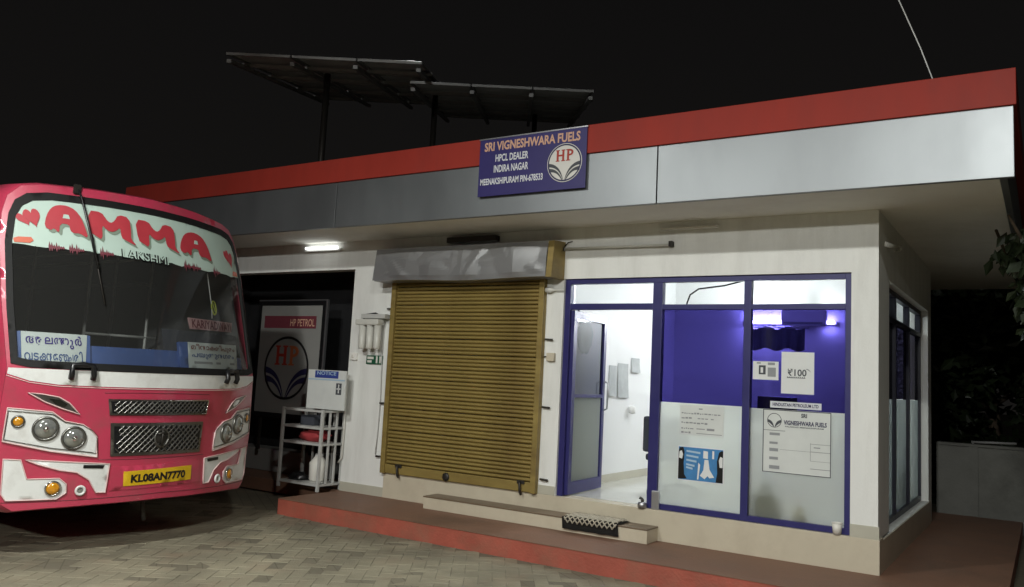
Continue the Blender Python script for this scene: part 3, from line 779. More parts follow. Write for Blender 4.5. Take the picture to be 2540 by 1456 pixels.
# jug + bottle behind the frosted pane
t = thing('water_jug', 'large cloudy water jug blurred behind the right frosted pane', 'water jug', (-1.06, .30, .503))
MB().lathe([(0, 0), (.13, 0), (.145, .03), (.145, .12), (.135, .15), (.145, .18), (.145, .28), (.12, .34), (.05, .385), (.045, .44), (0, .44)], (-1.08, .235, .503), n=28).build('body', M['jug'], t)
MB().lathe([(.05, 0), (.05, .04), (0, .04)], (-1.08, .235, .93), n=18).build('cap', M['headblue'], t)
t = thing('oil_bottle', 'yellow-brown bottle blurred behind the frosted pane near the cup', 'bottle', (-.70, .26, .503))
MB().lathe([(0, 0), (.065, 0), (.07, .02), (.07, .13), (.03, .19), (.025, .23), (0, .23)], (-.74, .17, .503), n=20).build('body', M['brass'], t)
MB().lathe([(.028, 0), (.028, .03), (0, .03)], (-.74, .17, .725), n=14).build('cap', M['logored'], t)

# ================================================================== SIGN BANNER ON THE FASCIA
def hp_logo(c, r, y, parent, mdisc, mring, mleaf, mletter, letter2=None):
    pl_ = wallplane(y)
    prints('logo_disc', [arc(c, r, 0, 360, 47)[:-1]], pl_, mdisc, parent)
    pl_ = wallplane(y - .002)
    prints('logo_ring', strip(arc(c, r * .965, 0, 360, 48), arc(c, r * .89, 0, 360, 48)), pl_, mring, parent)
    bands = []
    for s in (-1, 1):
        S_ = lambda q: (c[0] + s * q[0] * r, c[1] + q[1] * r)
        a = [S_(q) for q in bez((.92, .02), (.22, -.05), (.03, -.93))]; b = [S_(q) for q in bez((.93, -.17), (.30, -.18), (.045, -.93))]
        bands += strip(a, b)
        a = [S_(q) for q in bez((.93, -.25), (.34, -.24), (.06, -.93))]; b = [S_(q) for q in bez((.87, -.46), (.42, -.36), (.10, -.93))]
        bands += strip(a, b)
    prints('logo_leaf', bands, wallplane(y - .0018), mleaf, parent)
    pl_ = wallplane(y - .0018)
    U = lambda x, z: (c[0] + x * r, c[1] + z * r)
    def R(x0, z0, x1, z1): return [U(x0, z0), U(x1, z0), U(x1, z1), U(x0, z1)]
    H = [R(-.46, .13, -.34, .63), R(-.14, .13, -.02, .63), R(-.34, .34, -.14, .43)]
    for x in (-.40, -.08):
        H += [R(x - .11, .08, x + .11, .13), R(x - .11, .63, x + .11, .68)]
    prints('logo_letter', H, pl_, mletter, parent)
    P = [R(.14, .13, .26, .63), R(.08, .08, .33, .13), R(.08, .63, .26, .68)]
    o_ = [U(.26 + .24 * math.cos(a), .505 + .175 * math.sin(a)) for a in [math.pi / 2 - math.pi * i / 12 for i in range(13)]]
    i_ = [U(.26 + .12 * math.cos(a), .505 + .085 * math.sin(a)) for a in [math.pi / 2 - math.pi * i / 12 for i in range(13)]]
    prints('logo_letter', P + strip(o_, i_), pl_, letter2 or mletter, parent)

bn = thing('sign_banner', 'navy blue dealer banner with round emblem hung over the fascia', 'banner', (-3.27, -1.0, 3.74))
MB().box((-3.935, -1.006, 3.742), (-2.605, -.992, 4.385), .003).build('sheet', M['navy'], bn)
MB().box((-3.945, -1.012, 4.376), (-2.595, -.990, 4.392), .003).build('edge_strip', M['alu'], bn)
BP = wallplane(-1.0085)
lettering('SRI VIGNESHWARA FUELS', (-3.87, 4.243, -2.68, 4.345), BP, M['peach'], bn, bold=.03)
lettering('HPCL DEALER', (-3.72, 4.118, -3.30, 4.200), BP, M['whprint'], bn, bold=.025)
lettering('INDIRA NAGAR', (-3.735, 3.998, -3.295, 4.080), BP, M['whprint'], bn, bold=.025)
lettering('MEENAKSHIPURAM PIN-678533', (-3.905, 3.866, -3.11, 3.940), BP, M['whprint'], bn, bold=.025)
hp_logo((-2.855, 4.025), .205, -1.0085, bn, M['logowhite'], M['logoblue'], M['ink'], M['logored'])

# ================================================================== HP BOARD IN THE LOBBY
hb = thing('emblem_board', 'tall grey board with round dark emblem in the dark lobby', 'sign board', (-8.25, .4, .52))
MB().box((-8.90, .40, 1.09), (-7.60, .43, 2.70), .003).build('panel', M['panelgrey'], hb)
fm = MB()
for a, b in (((-8.97, .395, 1.02), (-8.90, .435, 2.77)), ((-7.60, .395, 1.02), (-7.53, .435, 2.77)), ((-8.90, .395, 1.02), (-7.60, .435, 1.09)), ((-8.90, .395, 2.70), (-7.60, .435, 2.77))): fm.box(a, b, .004)
fm.build('frame', M['blackpl'], hb)
MB().box((-7.528, .39, 1.05), (-7.50, .43, 2.775), .003).box((-8.97, .39, 2.772), (-7.5, .43, 2.79), .003).build('edge_trim', M['alu'], hb)
for x in (-8.8, -7.7): MB().box((x - .02, .44, .524), (x + .02, .47, 1.6)).build('leg', M['iron'], hb)
prints('red_strip', [(-8.82, 2.36, -7.71, 2.545)], wallplane(.397), M['maroon'], hb)
lettering('HP PETROL', (-8.25, 2.39, -7.74, 2.50), wallplane(.394), M['peach'], hb, bold=.01)
lettering('DIESEL', (-8.79, 2.39, -8.36, 2.46), wallplane(.394), M['maroon'], hb, bold=.01)
hp_logo((-8.27, 1.765), .49, .397, hb, M['panelgrey'], M['blackpl'], M['logoblue'], M['logored'], M['orangep'])

# ================================================================== WHITE STEEL RACK
rk = thing('steel_rack', 'small white steel rack standing on the platform beside the lobby', 'rack', (-7.05, -.2, .19))
RX = (-7.41, -6.68); RYf, RYb, RT = -.36, .05, 1.245
for x in RX:
    for y in (RYf, RYb):
        MB().box((x - .018, y - .018, .19), (x + .018, y + .018, RT), .003).build('post', M['whitesteel'], rk)
for z in (1.222, 1.0, .79, .27):
    m_ = MB()
    for y in (RYf, RYb): m_.box((RX[0] + .018, y - .012, z - .014), (RX[1] - .018, y + .012, z + .014), .002)
    for x in RX: m_.box((x - .012, RYf + .018, z - .014), (x + .012, RYb - .018, z + .014), .002)
    m_.build('rail', M['whitesteel'], rk)
for z in (.79, .27, 1.0): MB().box((RX[0] + .02, RYf + .02, z + .0145), (RX[1] - .02, RYb - .02, z + .0185)).build('shelf', M['whitesteel'], rk)
for i in range(1, 4):
    x = RX[0] + (RX[1] - RX[0]) * i / 4
    MB().box((x - .012, RYb - .011, .285), (x + .012, RYb + .011, .775), .002).build('slat', M['whitesteel'], rk)
    MB().box((x - .012, RYb - .011, 1.015), (x + .012, RYb + .011, 1.207), .002).build('slat', M['whitesteel'], rk)
for y in (RYf + .14, RYf + .27):
    MB().box((RX[1] - .011, y - .014, .285), (RX[1] + .011, y + .014, .775), .002).build('slat', M['whitesteel'], rk)
    MB().box((RX[1] - .011, y - .014, .805), (RX[1] + .011, y + .014, 1.207), .002).build('slat', M['whitesteel'], rk)
c = bmesh.new(); bmesh.ops.create_uvsphere(c, u_segments=24, v_segments=14, radius=1)
for v in c.verts:
    n = noise.noise(v.co * 2.1) * .3 + noise.noise(v.co * 5) * .12
    v.co = Vector((-6.98 + v.co.x * .24 * (1 + n), -.17 + v.co.y * .13 * (1 + n), max(.809, .885 + v.co.z * .09 * (1 + n))))
me = bpy.data.meshes.new('red_cloth_bundle'); c.to_mesh(me); c.free()
for p in me.polygons: p.use_smooth = True
tag(link('red_cloth_bundle', me, M['redbag']), 'crumpled dull red cloth bundle on middle shelf of the white rack', 'cloth bundle')
tag(MB().box((-7.2, -.25, 1.019), (-6.95, -.05, 1.15), .012).build('dark_carton', M['darkcloth'], None), 'small dark carton on the upper shelf of the white rack', 'carton')
t = thing('white_container', 'pale plastic container low inside the white rack', 'container', (-7.0, -.1, .289))
MB().lathe([(0, 0), (.10, 0), (.115, .02), (.12, .24), (.07, .30), (.05, .33), (0, .33)], (-6.93, -.12, .289), n=20).build('body', M['cup'], t)
MB().lathe([(.055, 0), (.055, .03), (0, .03)], (-6.93, -.12, .617), n=16).build('lid', M['white'], t)
c = bmesh.new(); bmesh.ops.create_uvsphere(c, u_segments=20, v_segments=10, radius=1)
for v in c.verts:
    n = noise.noise(v.co * 2.4 + Vector((4, 1, 0))) * .35
    v.co = Vector((-7.2 + v.co.x * .15 * (1 + n), -.2 + v.co.y * .11 * (1 + n), max(.289, .32 + v.co.z * .07 * (1 + n))))
me = bpy.data.meshes.new('black_bag'); c.to_mesh(me); c.free()
for p in me.polygons: p.use_smooth = True
tag(link('black_bag', me, M['blackpl']), 'crumpled black bag on the bottom shelf of the white rack', 'bag')
# notice box standing on the rack
nb = thing('notice_board', 'white notice board with blue header leaning on top of the rack', 'notice board', (-6.8, -.2, 1.247))
MB().box((-7.13, -.235, 1.247), (-6.44, -.205, 1.765), .004).build('panel', M['greypaper'], nb)
prints('header', [(-7.0, 1.66, -6.57, 1.755)], wallplane(-.2375), M['headblue'], nb)
lettering('NOTICE', (-6.96, 1.70, -6.61, 1.748), wallplane(-.240), M['palebl'], nb, bold=.02)
prints('fold_line', [(-7.12, 1.630, -6.45, 1.648)], wallplane(-.2375), M['palebl'], nb)
prints('badge', [(-6.60, 1.45, -6.50, 1.60)], wallplane(-.2375), M['ink'], nb)
prints('cross', [(-6.585, 1.517, -6.515, 1.535), (-6.559, 1.47, -6.541, 1.585)], wallplane(-.240), M['paper'], nb)
# conduit pipe by the lobby corner
tag(MB().tube([(-6.60, -.03, 1.72), (-6.60, -.03, 1.0), (-6.605, -.03, .62), (-6.66, -.03, .55)], .014).build('conduit_pipe', M['plasticw'], None), 'thin pale conduit pipe running down the wall edge beside the rack', 'pipe')

# ================================================================== WALL FITTINGS
wp = thing('water_purifier', 'white water purifier with three filter cartridges on the wall', 'water purifier', (-6.14, 0, 2.1))
MB().box((-6.34, -.14, 2.47), (-5.92, -.001, 2.53), .01).build('bracket', M['whitesteel'], wp)
MB().box((-6.39, -.19, 2.38), (-5.99, -.06, 2.46), .02).build('head', M['plasticw'], wp)
MB().tube([(-6.3, -.12, 2.46), (-6.28, -.12, 2.52), (-6.1, -.12, 2.54), (-5.98, -.12, 2.49)], .012).build('hose', M['blackpl'], wp)
for x in (-6.30, -6.17, -6.04):
    MB().lathe([(0, 0), (.040, 0), (.046, .02), (.050, .31), (0, .31)], (x, -.125, 2.07), n=18).build('cartridge', M['plasticw'], wp)
tag(MB().tube([(-6.03, -.03, 2.07), (-6.02, -.025, 1.9), (-6.005, -.02, 1.4), (-6.015, -.02, 1.0), (-6.03, -.02, .72)], .006).build('hanging_wire', M['whitesteel'], None), 'thin wire hanging down the wall below the water purifier', 'wire')
t = thing('green_label_box', 'small dark green label box on the wall under the purifier', 'label box', (-6.16, 0, 1.93))
MB().box((-6.30, -.02, 1.875), (-6.02, -.001, 1.99), .004).build('body', M['green'], t)
prints('print', [(-6.28, 1.94, -6.17, 1.972), (-6.28, 1.895, -6.2, 1.925), (-6.13, 1.89, -6.10, 1.98), (-6.07, 1.89, -6.04, 1.98)], wallplane(-.0215), M['cup'], t, True)
t = thing('switch_box', 'small beige switch box on the wall left of purifier', 'switch box', (-6.54, 0, 1.97))
MB().box((-6.60, -.03, 1.92), (-6.47, -.001, 2.015), .006).build('body', M['soffit'], t)
MB().box((-6.56, -.036, 1.95), (-6.52, -.03, 1.99), .002).build('switch', M['cup'], t)
t = thing('socket_box', 'small brown socket box on the wall right of the shutter', 'socket box', (-3.47, 0, 2.05))
MB().box((-3.525, -.05, 2.0), (-3.425, -.001, 2.095), .008).build('body', M['plinth'], t)
MB().tube([(-3.57, -.02, 2.05), (-3.525, -.025, 2.05)], .008).build('cable_stub', M['iron'], t)
t = thing('door_stay', 'small grey spindle fixed between shutter top and the shopfront', 'door stay', (-3.46, 0, 2.82))
MB().lathe([(0, 0), (.03, .0), (.035, .06), (.02, .09), (.008, .1), (.008, .24), (0, .24)], (-3.57, -.04, 2.82), (1, 0, -.02), n=12).build('body', M['plasticw'], t)
t = thing('wall_bracket', 'pale lamp bracket sticking out of the side wall under the soffit', 'bracket', (0, .4, 3.3))
MB().tube([(0.002, .35, 3.27), (.04, .5, 3.27), (.05, .75, 3.3)], .025).build('arm', M['plasticw'], t)
MB().tube([(.05 + .03 * math.cos(a), .85 + .1 * math.sin(a), 3.3 + .02 * math.cos(a)) for a in [i * math.pi / 6 for i in range(12)]], .012, closed=True).build('hook', M['plasticw'], t)

# ================================================================== POSTERS ON THE GLASS
def sheet(name, x0, z0, x1, z1, m, label, cat='poster', y=.060, th=.003, grp='papers stuck on the shop glass'):
    t = thing(name, label, cat, ((x0 + x1) / 2, y, z0), grp)
    MB().box((x0, y - th, z0), (x1, y, z1)).build('sheet', m, t)
    return t
yp = .0545
t = sheet('price_poster', -.897, 1.772, -.585, 2.180, M['paper'], 'white price poster reading 100 rupees on the right blue pane')
lettering('₹100', (-.835, 1.945, -.655, 2.015), wallplane(yp), M['ink'], t, bold=.02)
prints('underline', [(-.84, 1.925, -.665, 1.931)] + [(-.84 + .018 * k, 1.931, -.834 + .018 * k, 1.940) for k in range(10)], wallplane(yp), M['ink'], t)
prints('swoosh', strip(bez((-.66, 2.02), (-.63, 2.02), (-.615, 1.985)), bez((-.66, 2.012), (-.64, 2.01), (-.615, 1.985))), wallplane(yp), M['inklt'], t)
t = sheet('photo_sheet', -1.178, 1.898, -.925, 2.080, M['paper'], 'small white sheet with dark square photo beside the price poster')
prints('print', [(-1.118, 1.95, -1.050, 2.04)], wallplane(yp), M['ink'], t)
prints('print', [(-1.14, 2.055, -1.10, 2.07), (-1.03, 2.045, -.96, 2.07), (-1.03, 1.93, -.95, 2.02)], wallplane(yp), M['inklt'], t)
prints('print', [(-1.100, 1.965, -1.075, 2.02)], wallplane(yp - .002), M['paper'], t)
t = sheet('name_strip', -1.0, 1.628, -.514, 1.692, M['whprint'], 'narrow white strip with dark capitals above the large notice')
lettering('HINDUSTAN PETROLEUM LTD', (-.975, 1.645, -.54, 1.678), wallplane(yp), M['logoblue'], t, bold=.03)
t = sheet('large_notice', -1.068, .998, -.420, 1.612, M['greypaper'], 'large framed white dealer notice on the right frosted pane', y=.056)
yn = .0505
prints('border', [(-1.066, 1.0, -1.058, 1.61), (-.43, 1.0, -.422, 1.61), (-1.058, 1.602, -.43, 1.61), (-1.058, 1.0, -.43, 1.007), (-1.058, 1.405, -.85, 1.409)], wallplane(yn), M['ink'], t)
cN = (-.955, 1.505)
prints('emblem_ring', strip(arc(cN, .070, 0, 360, 36), arc(cN, .064, 0, 360, 36)), wallplane(yn), M['ink'], t)
for s in (-1, 1):
    a = [(cN[0] + s * q[0] * .068, cN[1] + q[1] * .068) for q in bez((.95, .1), (.2, .0), (.05, -.95))]; b = [(cN[0] + s * q[0] * .068, cN[1] + q[1] * .068) for q in bez((.95, -.25), (.5, -.5), (.10, -.95))]
    prints('emblem_leaf', strip(a, b), wallplane(yn), M['ink'], t)
lettering('SRI', (-.70, 1.545, -.645, 1.585), wallplane(yn), M['ink'], t, bold=.04)
lettering('VIGNESHWARA FUELS', (-.865, 1.468, -.462, 1.512), wallplane(yn), M['logoblue'], t, bold=.035)
lettering('PALAKKAD MEENAKSHIPURAM', (-.85, 1.445, -.49, 1.458), wallplane(yn), M['ink'], t, bold=.02)
rows_ = [(-1.0, z, -1.0 + w_, z + h) for z, w_, h in ((1.36, .10, .025), (1.275, .08, .022), (1.205, .085, .03), (1.125, .085, .026), (1.035, .10, .034))]
prints('print', rows_, wallplane(yn), M['inklt'], t, True)
prints('table_line', [(-.61, 1.30, -.43, 1.304), (-.61, 1.226, -.43, 1.231), (-.61, 1.14, -.43, 1.143), (-.61, 1.065, -.43, 1.071), (-.612, 1.14, -.608, 1.31), (-.9, 1.225, -.61, 1.228), (-.58, 1.265, -.52, 1.275)], wallplane(yn), M['inklt'], t)
t = sheet('notice_sheet', -1.937, 1.292, -1.465, 1.602, M['greypaper'], 'plain notice sheet with grey lines on the left frosted pane')
pr_ = []
for z, w_ in ((1.512, .42), (1.462, .10), (1.415, .25), (1.355, .12), (1.315, .10)):
    x = -1.915
    while x < -1.915 + w_:
        l_ = random.uniform(.012, .04); pr_.append((x, z - random.uniform(0, .006), x + l_, z + random.uniform(.006, .014))); x += l_ + .008
for x in (-1.74, -1.70, -1.66, -1.6): pr_.append((x, 1.462, x + .03, 1.472))
pr_ += [(-1.75, 1.357, -1.66, 1.366), (-1.64, 1.35, -1.56, 1.372), (-1.75, 1.312, -1.48, 1.318), (-1.73, 1.56, -1.69, 1.572)]
prints('print', pr_, wallplane(yp), M['inklt'], t)['kind'] = 'stuff'
t = sheet('blue_poster', -1.945, .826, -1.452, 1.178, M['paper'], 'blue picture poster with dark side figures on left frosted pane')
prints('picture', [(-1.935, .836, -1.462, 1.168)], wallplane(yp), M['bluepr'], t)
y2 = yp - .002
prints('figure_hair', [[(-1.935, .84), (-1.905, .84), (-1.84, .85), (-1.87, .89), (-1.878, 1.0), (-1.87, 1.12), (-1.885, 1.166), (-1.925, 1.16), (-1.935, 1.12)],
                      [(-1.462, .838), (-1.535, .838), (-1.52, .93), (-1.525, 1.05), (-1.505, 1.14), (-1.475, 1.16), (-1.462, 1.15)]], wallplane(y2), M['blackpl'], t, True)
prints('figure_face', [[(-1.93, 1.055), (-1.895, 1.045), (-1.885, 1.09), (-1.90, 1.13), (-1.925, 1.12)], [(-1.465, .99), (-1.495, .99), (-1.505, 1.06), (-1.49, 1.10), (-1.465, 1.09)]], wallplane(y2 - .002), M['paper'], t, True)
prints('stripe', [[(-1.85, z), (-1.70 - .02 * k, z - .012), (-1.70 - .02 * k, z + .008), (-1.85, z + .018)] for k, z in enumerate((1.12, 1.075, 1.03, .985, .955))], wallplane(y2), M['palebl'], t)
prints('white_shape', [[(-1.67, 1.07), (-1.62, 1.065), (-1.62, 1.14), (-1.668, 1.145)], [(-1.655, 1.055), (-1.615, 1.055), (-1.60, .96), (-1.55, .885), (-1.60, .875), (-1.62, .895), (-1.65, .86), (-1.70, .89), (-1.665, .95)], [(-1.73, .85), (-1.715, .85), (-1.70, 1.0), (-1.72, 1.02)], [(-1.575, 1.07), (-1.555, 1.07), (-1.555, 1.15), (-1.575, 1.15)]], wallplane(y2), M['paper'], t, True)

# door closer box at the base of the post, cup, mat
t = thing('floor_spring_box', 'grey metal door stop and box at the foot of the blue post', 'door stop', (-2.2, 0, .5))
MB().box((-2.20, -.005, .5), (-2.115, .029, .69), .006).build('box', M['alu'], t)
MB().tube([(-2.30, .0, .5), (-2.30, .0, .585), (-2.33, .0, .60)], .018).build('stop', M['iron'], t)
MB().lathe([(0, 0), (.05, 0), (.05, .05), (.035, .06), (0, .06)], (-2.30, .0, .5)).build('foot', M['alu'], t)
t = thing('paper_cup', 'small white cup on the sill at the right end of the shopfront', 'cup', (-.35, .0, .5))
MB().lathe([(0, 0), (.036, 0), (.047, .105), (.043, .105), (.033, .008), (0, .008)], (-.352, -.0, .5005), n=22).build('body', M['cup'], t)
MB().tube([(-.352 + .047 * math.cos(a), .047 * math.sin(a), .6055) for a in [i * 2 * math.pi / 20 for i in range(20)]], .004, 6, closed=True).build('rim', M['cup'], t)
t = thing('door_mat', 'black patterned rubber mat draped over the step edge', 'door mat', (-2.75, -.2, .34))
c = bmesh.new(); path = [(-.03, .344), (-.10, .347), (-.2, .346), (-.28, .348), (-.306, .344), (-.314, .33), (-.318, .28), (-.324, .222)]
g = []
for i in range(15):
    x = -3.075 + .655 * i / 14
    g.append([c.verts.new((x + .01 * math.sin(j), y - .004 * math.sin(i * .8), z + .005 * abs(math.sin(i * .9 + j)))) for j, (y, z) in enumerate(path)])
for i in range(14):
    for j in range(len(path) - 1): c.faces.new((g[i][j], g[i + 1][j], g[i + 1][j + 1], g[i][j + 1])).smooth = True
sol = bmesh.ops.solidify(c, geom=c.faces[:], thickness=-.008)
me = bpy.data.meshes.new('sheet'); c.to_mesh(me); c.free(); link('sheet', me, M['matt'], t)
pm_ = MB()
def on_mat(x, q):          # q 0..1 from the back edge over the front lip
    L_ = q * .36
    if L_ < .28: return (x, -.03 - L_, .362)
    return (x, -.326, .362 - (L_ - .28))
for s_ in (-1, 1):
    k = -.30
    while k < .62:
        pts = [on_mat(-3.06 + k + (.30 * t_ if s_ > 0 else .30 * (1 - t_)) , .02 + .96 * t_) for t_ in [i / 12 for i in range(13)] if 0 <= k + (.30 * t_ if s_ > 0 else .30 * (1 - t_)) <= .625]
        if len(pts) > 2: pm_.tube(pts, .0075, 6)
        k += .058
o = pm_.build('pattern', M['coir'], t)

# ================================================================== SOLAR ARRAY ON THE ROOF
E1 = Vector((.8435, .537, 0)); E2 = Vector((-.537, .8435, 0)) * math.cos(math.radians(13)) + Vector((0, 0, math.sin(math.radians(13))))
E3 = E1.cross(E2).normalized()
def solar_table(o, n, depth, label, posts):
    o = Vector(o); t = thing('solar_array', label, 'solar panels', (o.x, o.y, 3.72), 'solar arrays on the office roof')
    wd = 1.03
    for i in range(n):
        for j in range(4):
            a = o + E1 * (i * wd + .01) + E2 * (j * depth / 4 + .01)
            c_ = a + E1 * (wd / 2 - .01) + E2 * (depth / 8 - .01)
            hw, hd = wd / 2 - .012, depth / 8 - .012
            p = MB().obox(c_, E1 * hw, E2 * hd, E3 * .004).build('panel', M['solar'], t)
            MB().obox(c_ + E3 * .0065, E1 * (hw - .02), E2 * (hd - .02), E3 * .002).build('cell_sheet', M['cell'], p)
            f = MB()
            for s in (-1, 1):
                f.obox(c_ + E1 * s * (hw - .012) - E3 * .016, E1 * .012, E2 * hd, E3 * .019)
                f.obox(c_ + E2 * s * (hd - .012) - E3 * .016, E1 * (hw - .024), E2 * .012, E3 * .019)
            f.build('panel_frame', M['steel'], p)
    for v in (.14, .36, .64, .86):
        MB().obox(o + E1 * (n * wd / 2) + E2 * depth * v - E3 * .07, E1 * (n * wd / 2 + .05), E2 * .03, E3 * .03).build('rail', M['steel'], t)
    for u, v in posts:
        top = o + E1 * (n * wd * u) + E2 * depth * v - E3 * .10
        MB().tube([(top.x, top.y, 3.71), (top.x, top.y, top.z)], .055, 10).lathe([(0, .015), (.12, .015), (.12, 0), (0, 0)], (top.x, top.y, 3.722)).build('post', M['iron'], t)
    for u in (.02, .34, .66, .98):
        MB().obox(o + E1 * (n * wd * u) + E2 * depth * .5 - E3 * .13, E1 * .035, E2 * depth * .5, E3 * .028).build('rafter', M['steel'], t)
solar_table((-9.41, -.32, 6.61), 3, 6.7, 'tilted three-panel-wide solar array on posts, left one above the roof', ((.42, .20), (.98, .40)))
solar_table((-7.55, 1.92, 6.61), 3, 6.7, 'tilted solar array further back on the roof, right one', ((.70, .6),))
# cable stay at the top right
tag(MB().tube([(.576, -.55, 4.36), (.42, -.55, 4.85), (.22, -.55, 5.4), (-.03, -.55, 6.1)], .0055, 8).build('stay_cable', M['pole'], None), 'thin pale cable rising from the roof edge into the night sky', 'cable')

# ================================================================== RIGHT BACKGROUND
cw = thing('compound_wall', 'grey cement compound wall behind the office at the right', 'wall', (3, 5.4, 0))
MB().box((-.05, 5.3, 0), (9, 5.45, 1.15)).build('body', M['compound'], cw)
MB().box((-.05, 5.27, 1.15), (9, 5.48, 1.19), .006).build('coping', M['compound'], cw)
for x in (.42, 3.4, 6.4): MB().box((x - .06, 5.262, 0), (x + .06, 5.299, 1.149), .004).build('pier', M['compound'], cw)
tag(MB().tube([(.40, 5.25, 1.22), (.95, 5.25, 1.24)], .018).tube([(.42, 5.25, 1.19), (.42, 5.25, 1.22)], .012).build('wall_pipe', M['steel'], None), 'short metal pipe lying along the top of the compound wall', 'pipe')

def leaf_mesh(n, rad, size, seed, mname, squash=1.0, drop=0.0):
    r = random.Random(seed); V, F = [], []
    clumps = [(Vector((r.gauss(0, 1), r.gauss(0, 1), r.gauss(0, 1))).normalized() * r.uniform(.35, 1) ** .6, r.uniform(.22, .42)) for _ in range(16)]
    for _ in range(n):
        c, s = r.choice(clumps)
        p = c + Vector((r.gauss(0, 1), r.gauss(0, 1), r.gauss(0, 1))) * s * .55
        p = Vector((p.x * rad, p.y * rad, p.z * rad * squash))
        d = Vector((r.uniform(-1, 1), r.uniform(-1, 1), r.uniform(-.9, .4) - drop)).normalized(); a = d.cross(Vector((r.uniform(-1, 1), r.uniform(-1, 1), r.uniform(-1, 1)))).normalized()
        L = size * r.uniform(.6, 1.3); W = L * .28; k = len(V); nn = d.cross(a) * L * .06
        V += [p, p + d * L * .5 + a * W + nn, p + d * L, p + d * L * .5 - a * W + nn]; F.append((k, k + 1, k + 2, k + 3))
    me = bpy.data.meshes.new('crown'); me.from_pydata(V, [], F); return me
def tree(loc, h, rad, label, seed, m, n=5000, size=.16, name='leafy_tree'):
    t = thing(name, label, 'tree', loc); x, y, z = loc
    r = random.Random(seed)
    pts = [(x, y, z), (x + .05, y, z + h * .3), (x - .04, y + .05, z + h * .6), (x, y, z + h * .85)]
    tk = MB().tube(pts, [.14, .11, .08, .03], 10)
    for k in range(6):
        a = r.uniform(0, 6.28); z0 = z + h * r.uniform(.4, .7)
        tk.tube([(x, y, z0), (x + math.cos(a) * rad * .4, y + math.sin(a) * rad * .4, z0 + rad * .3), (x + math.cos(a) * rad * .8, y + math.sin(a) * rad * .8, z0 + rad * .45)], [.05, .03, .012], 7)
    tk.build('trunk', M['bark'], t)
    me = leaf_mesh(n, rad, size, seed, m); o = link('crown', me, m, t); o.location = (x, y, z + h * .8)
    o.parent = None; attach(o, t)
    return t
tree((3.3, 7.4, 0), 3.2, 1.8, 'dark leafy tree behind the compound wall at far right', 11, M['leafy'], 9000, .22)
tree((.5, 9.2, 0), 3.4, 2.1, 'dim dense tree standing beyond the compound wall behind the office', 12, M['leafy'], 15000, .26)
# creeper by the roof corner
t = thing('climbing_plant', 'leafy creeper climbing by the right roof corner', 'plant', (1.33, .9, .0))
MB().tube([(1.35, .9, .0), (1.30, .95, 1.2), (1.36, .8, 2.2), (1.26, .7, 3.0), (1.12, .3, 3.3), (1.05, .0, 3.42)], [.03, .028, .022, .02, .016, .01], 8).tube([(1.36, .8, 2.2), (1.2, 1.1, 2.8), (1.0, 1.0, 3.2), (.93, .6, 3.4)], .014, 7).build('stem', M['bark'], t)
me = leaf_mesh(420, .22, .12, 21, 'x', 1.7, .8); o = link('leaves', me, M['leafy2']); o.location = (1.30, .85, 2.75); attach(o, t)
me = leaf_mesh(130, .16, .16, 22, 'x', 1.2, .9); o = link('leaves', me, M['leafy2']); o.location = (1.10, .5, 3.2); attach(o, t)

# ================================================================== BUS
exec_bus = True
YC = -3.155
def Sx(u, z): return -6.0 - .215 * u * u - .32 * max(0., z - 1.65)
def SN(u, z): return Vector((1, .43 * u, .32 if z > 1.65 else 0)).normalized()
def SP(u, z, off=0.0):
    return Vector((Sx(u, z), YC + u, z)) + SN(u, z) * off
def inpoly(p, poly):
    c = False; n = len(poly); x, y = p
    for i in range(n):
        x1, y1 = poly[i]; x2, y2 = poly[i - 1]
        if (y1 > y) != (y2 > y) and x < (x2 - x1) * (y - y1) / (y2 - y1) + x1: c = not c
    return c
def densify(poly, d=.06, closed=True):
    o = []
    n = len(poly)
    for i in range(n if closed else n - 1):
        a, b = poly[i], poly[(i + 1) % n]; k = max(1, int(math.hypot(b[0] - a[0], b[1] - a[1]) / d))
        o += [(a[0] + (b[0] - a[0]) * j / k, a[1] + (b[1] - a[1]) * j / k) for j in range(k)]
    if not closed: o.append(poly[-1])
    return o
def smooth(poly, it=2):
    for _ in range(it):
        n = len(poly); q = []
        for i in range(n):
            a, b = poly[i], poly[(i + 1) % n]
            q += [(.75 * a[0] + .25 * b[0], .75 * a[1] + .25 * b[1]), (.25 * a[0] + .75 * b[0], .25 * a[1] + .75 * b[1])]
        poly = q
    return poly
def mir(poly): return [(-u, z) for u, z in poly][::-1]
def full(half): return half + [(-u, z) for u, z in half[::-1] if abs(u) > 1e-6]
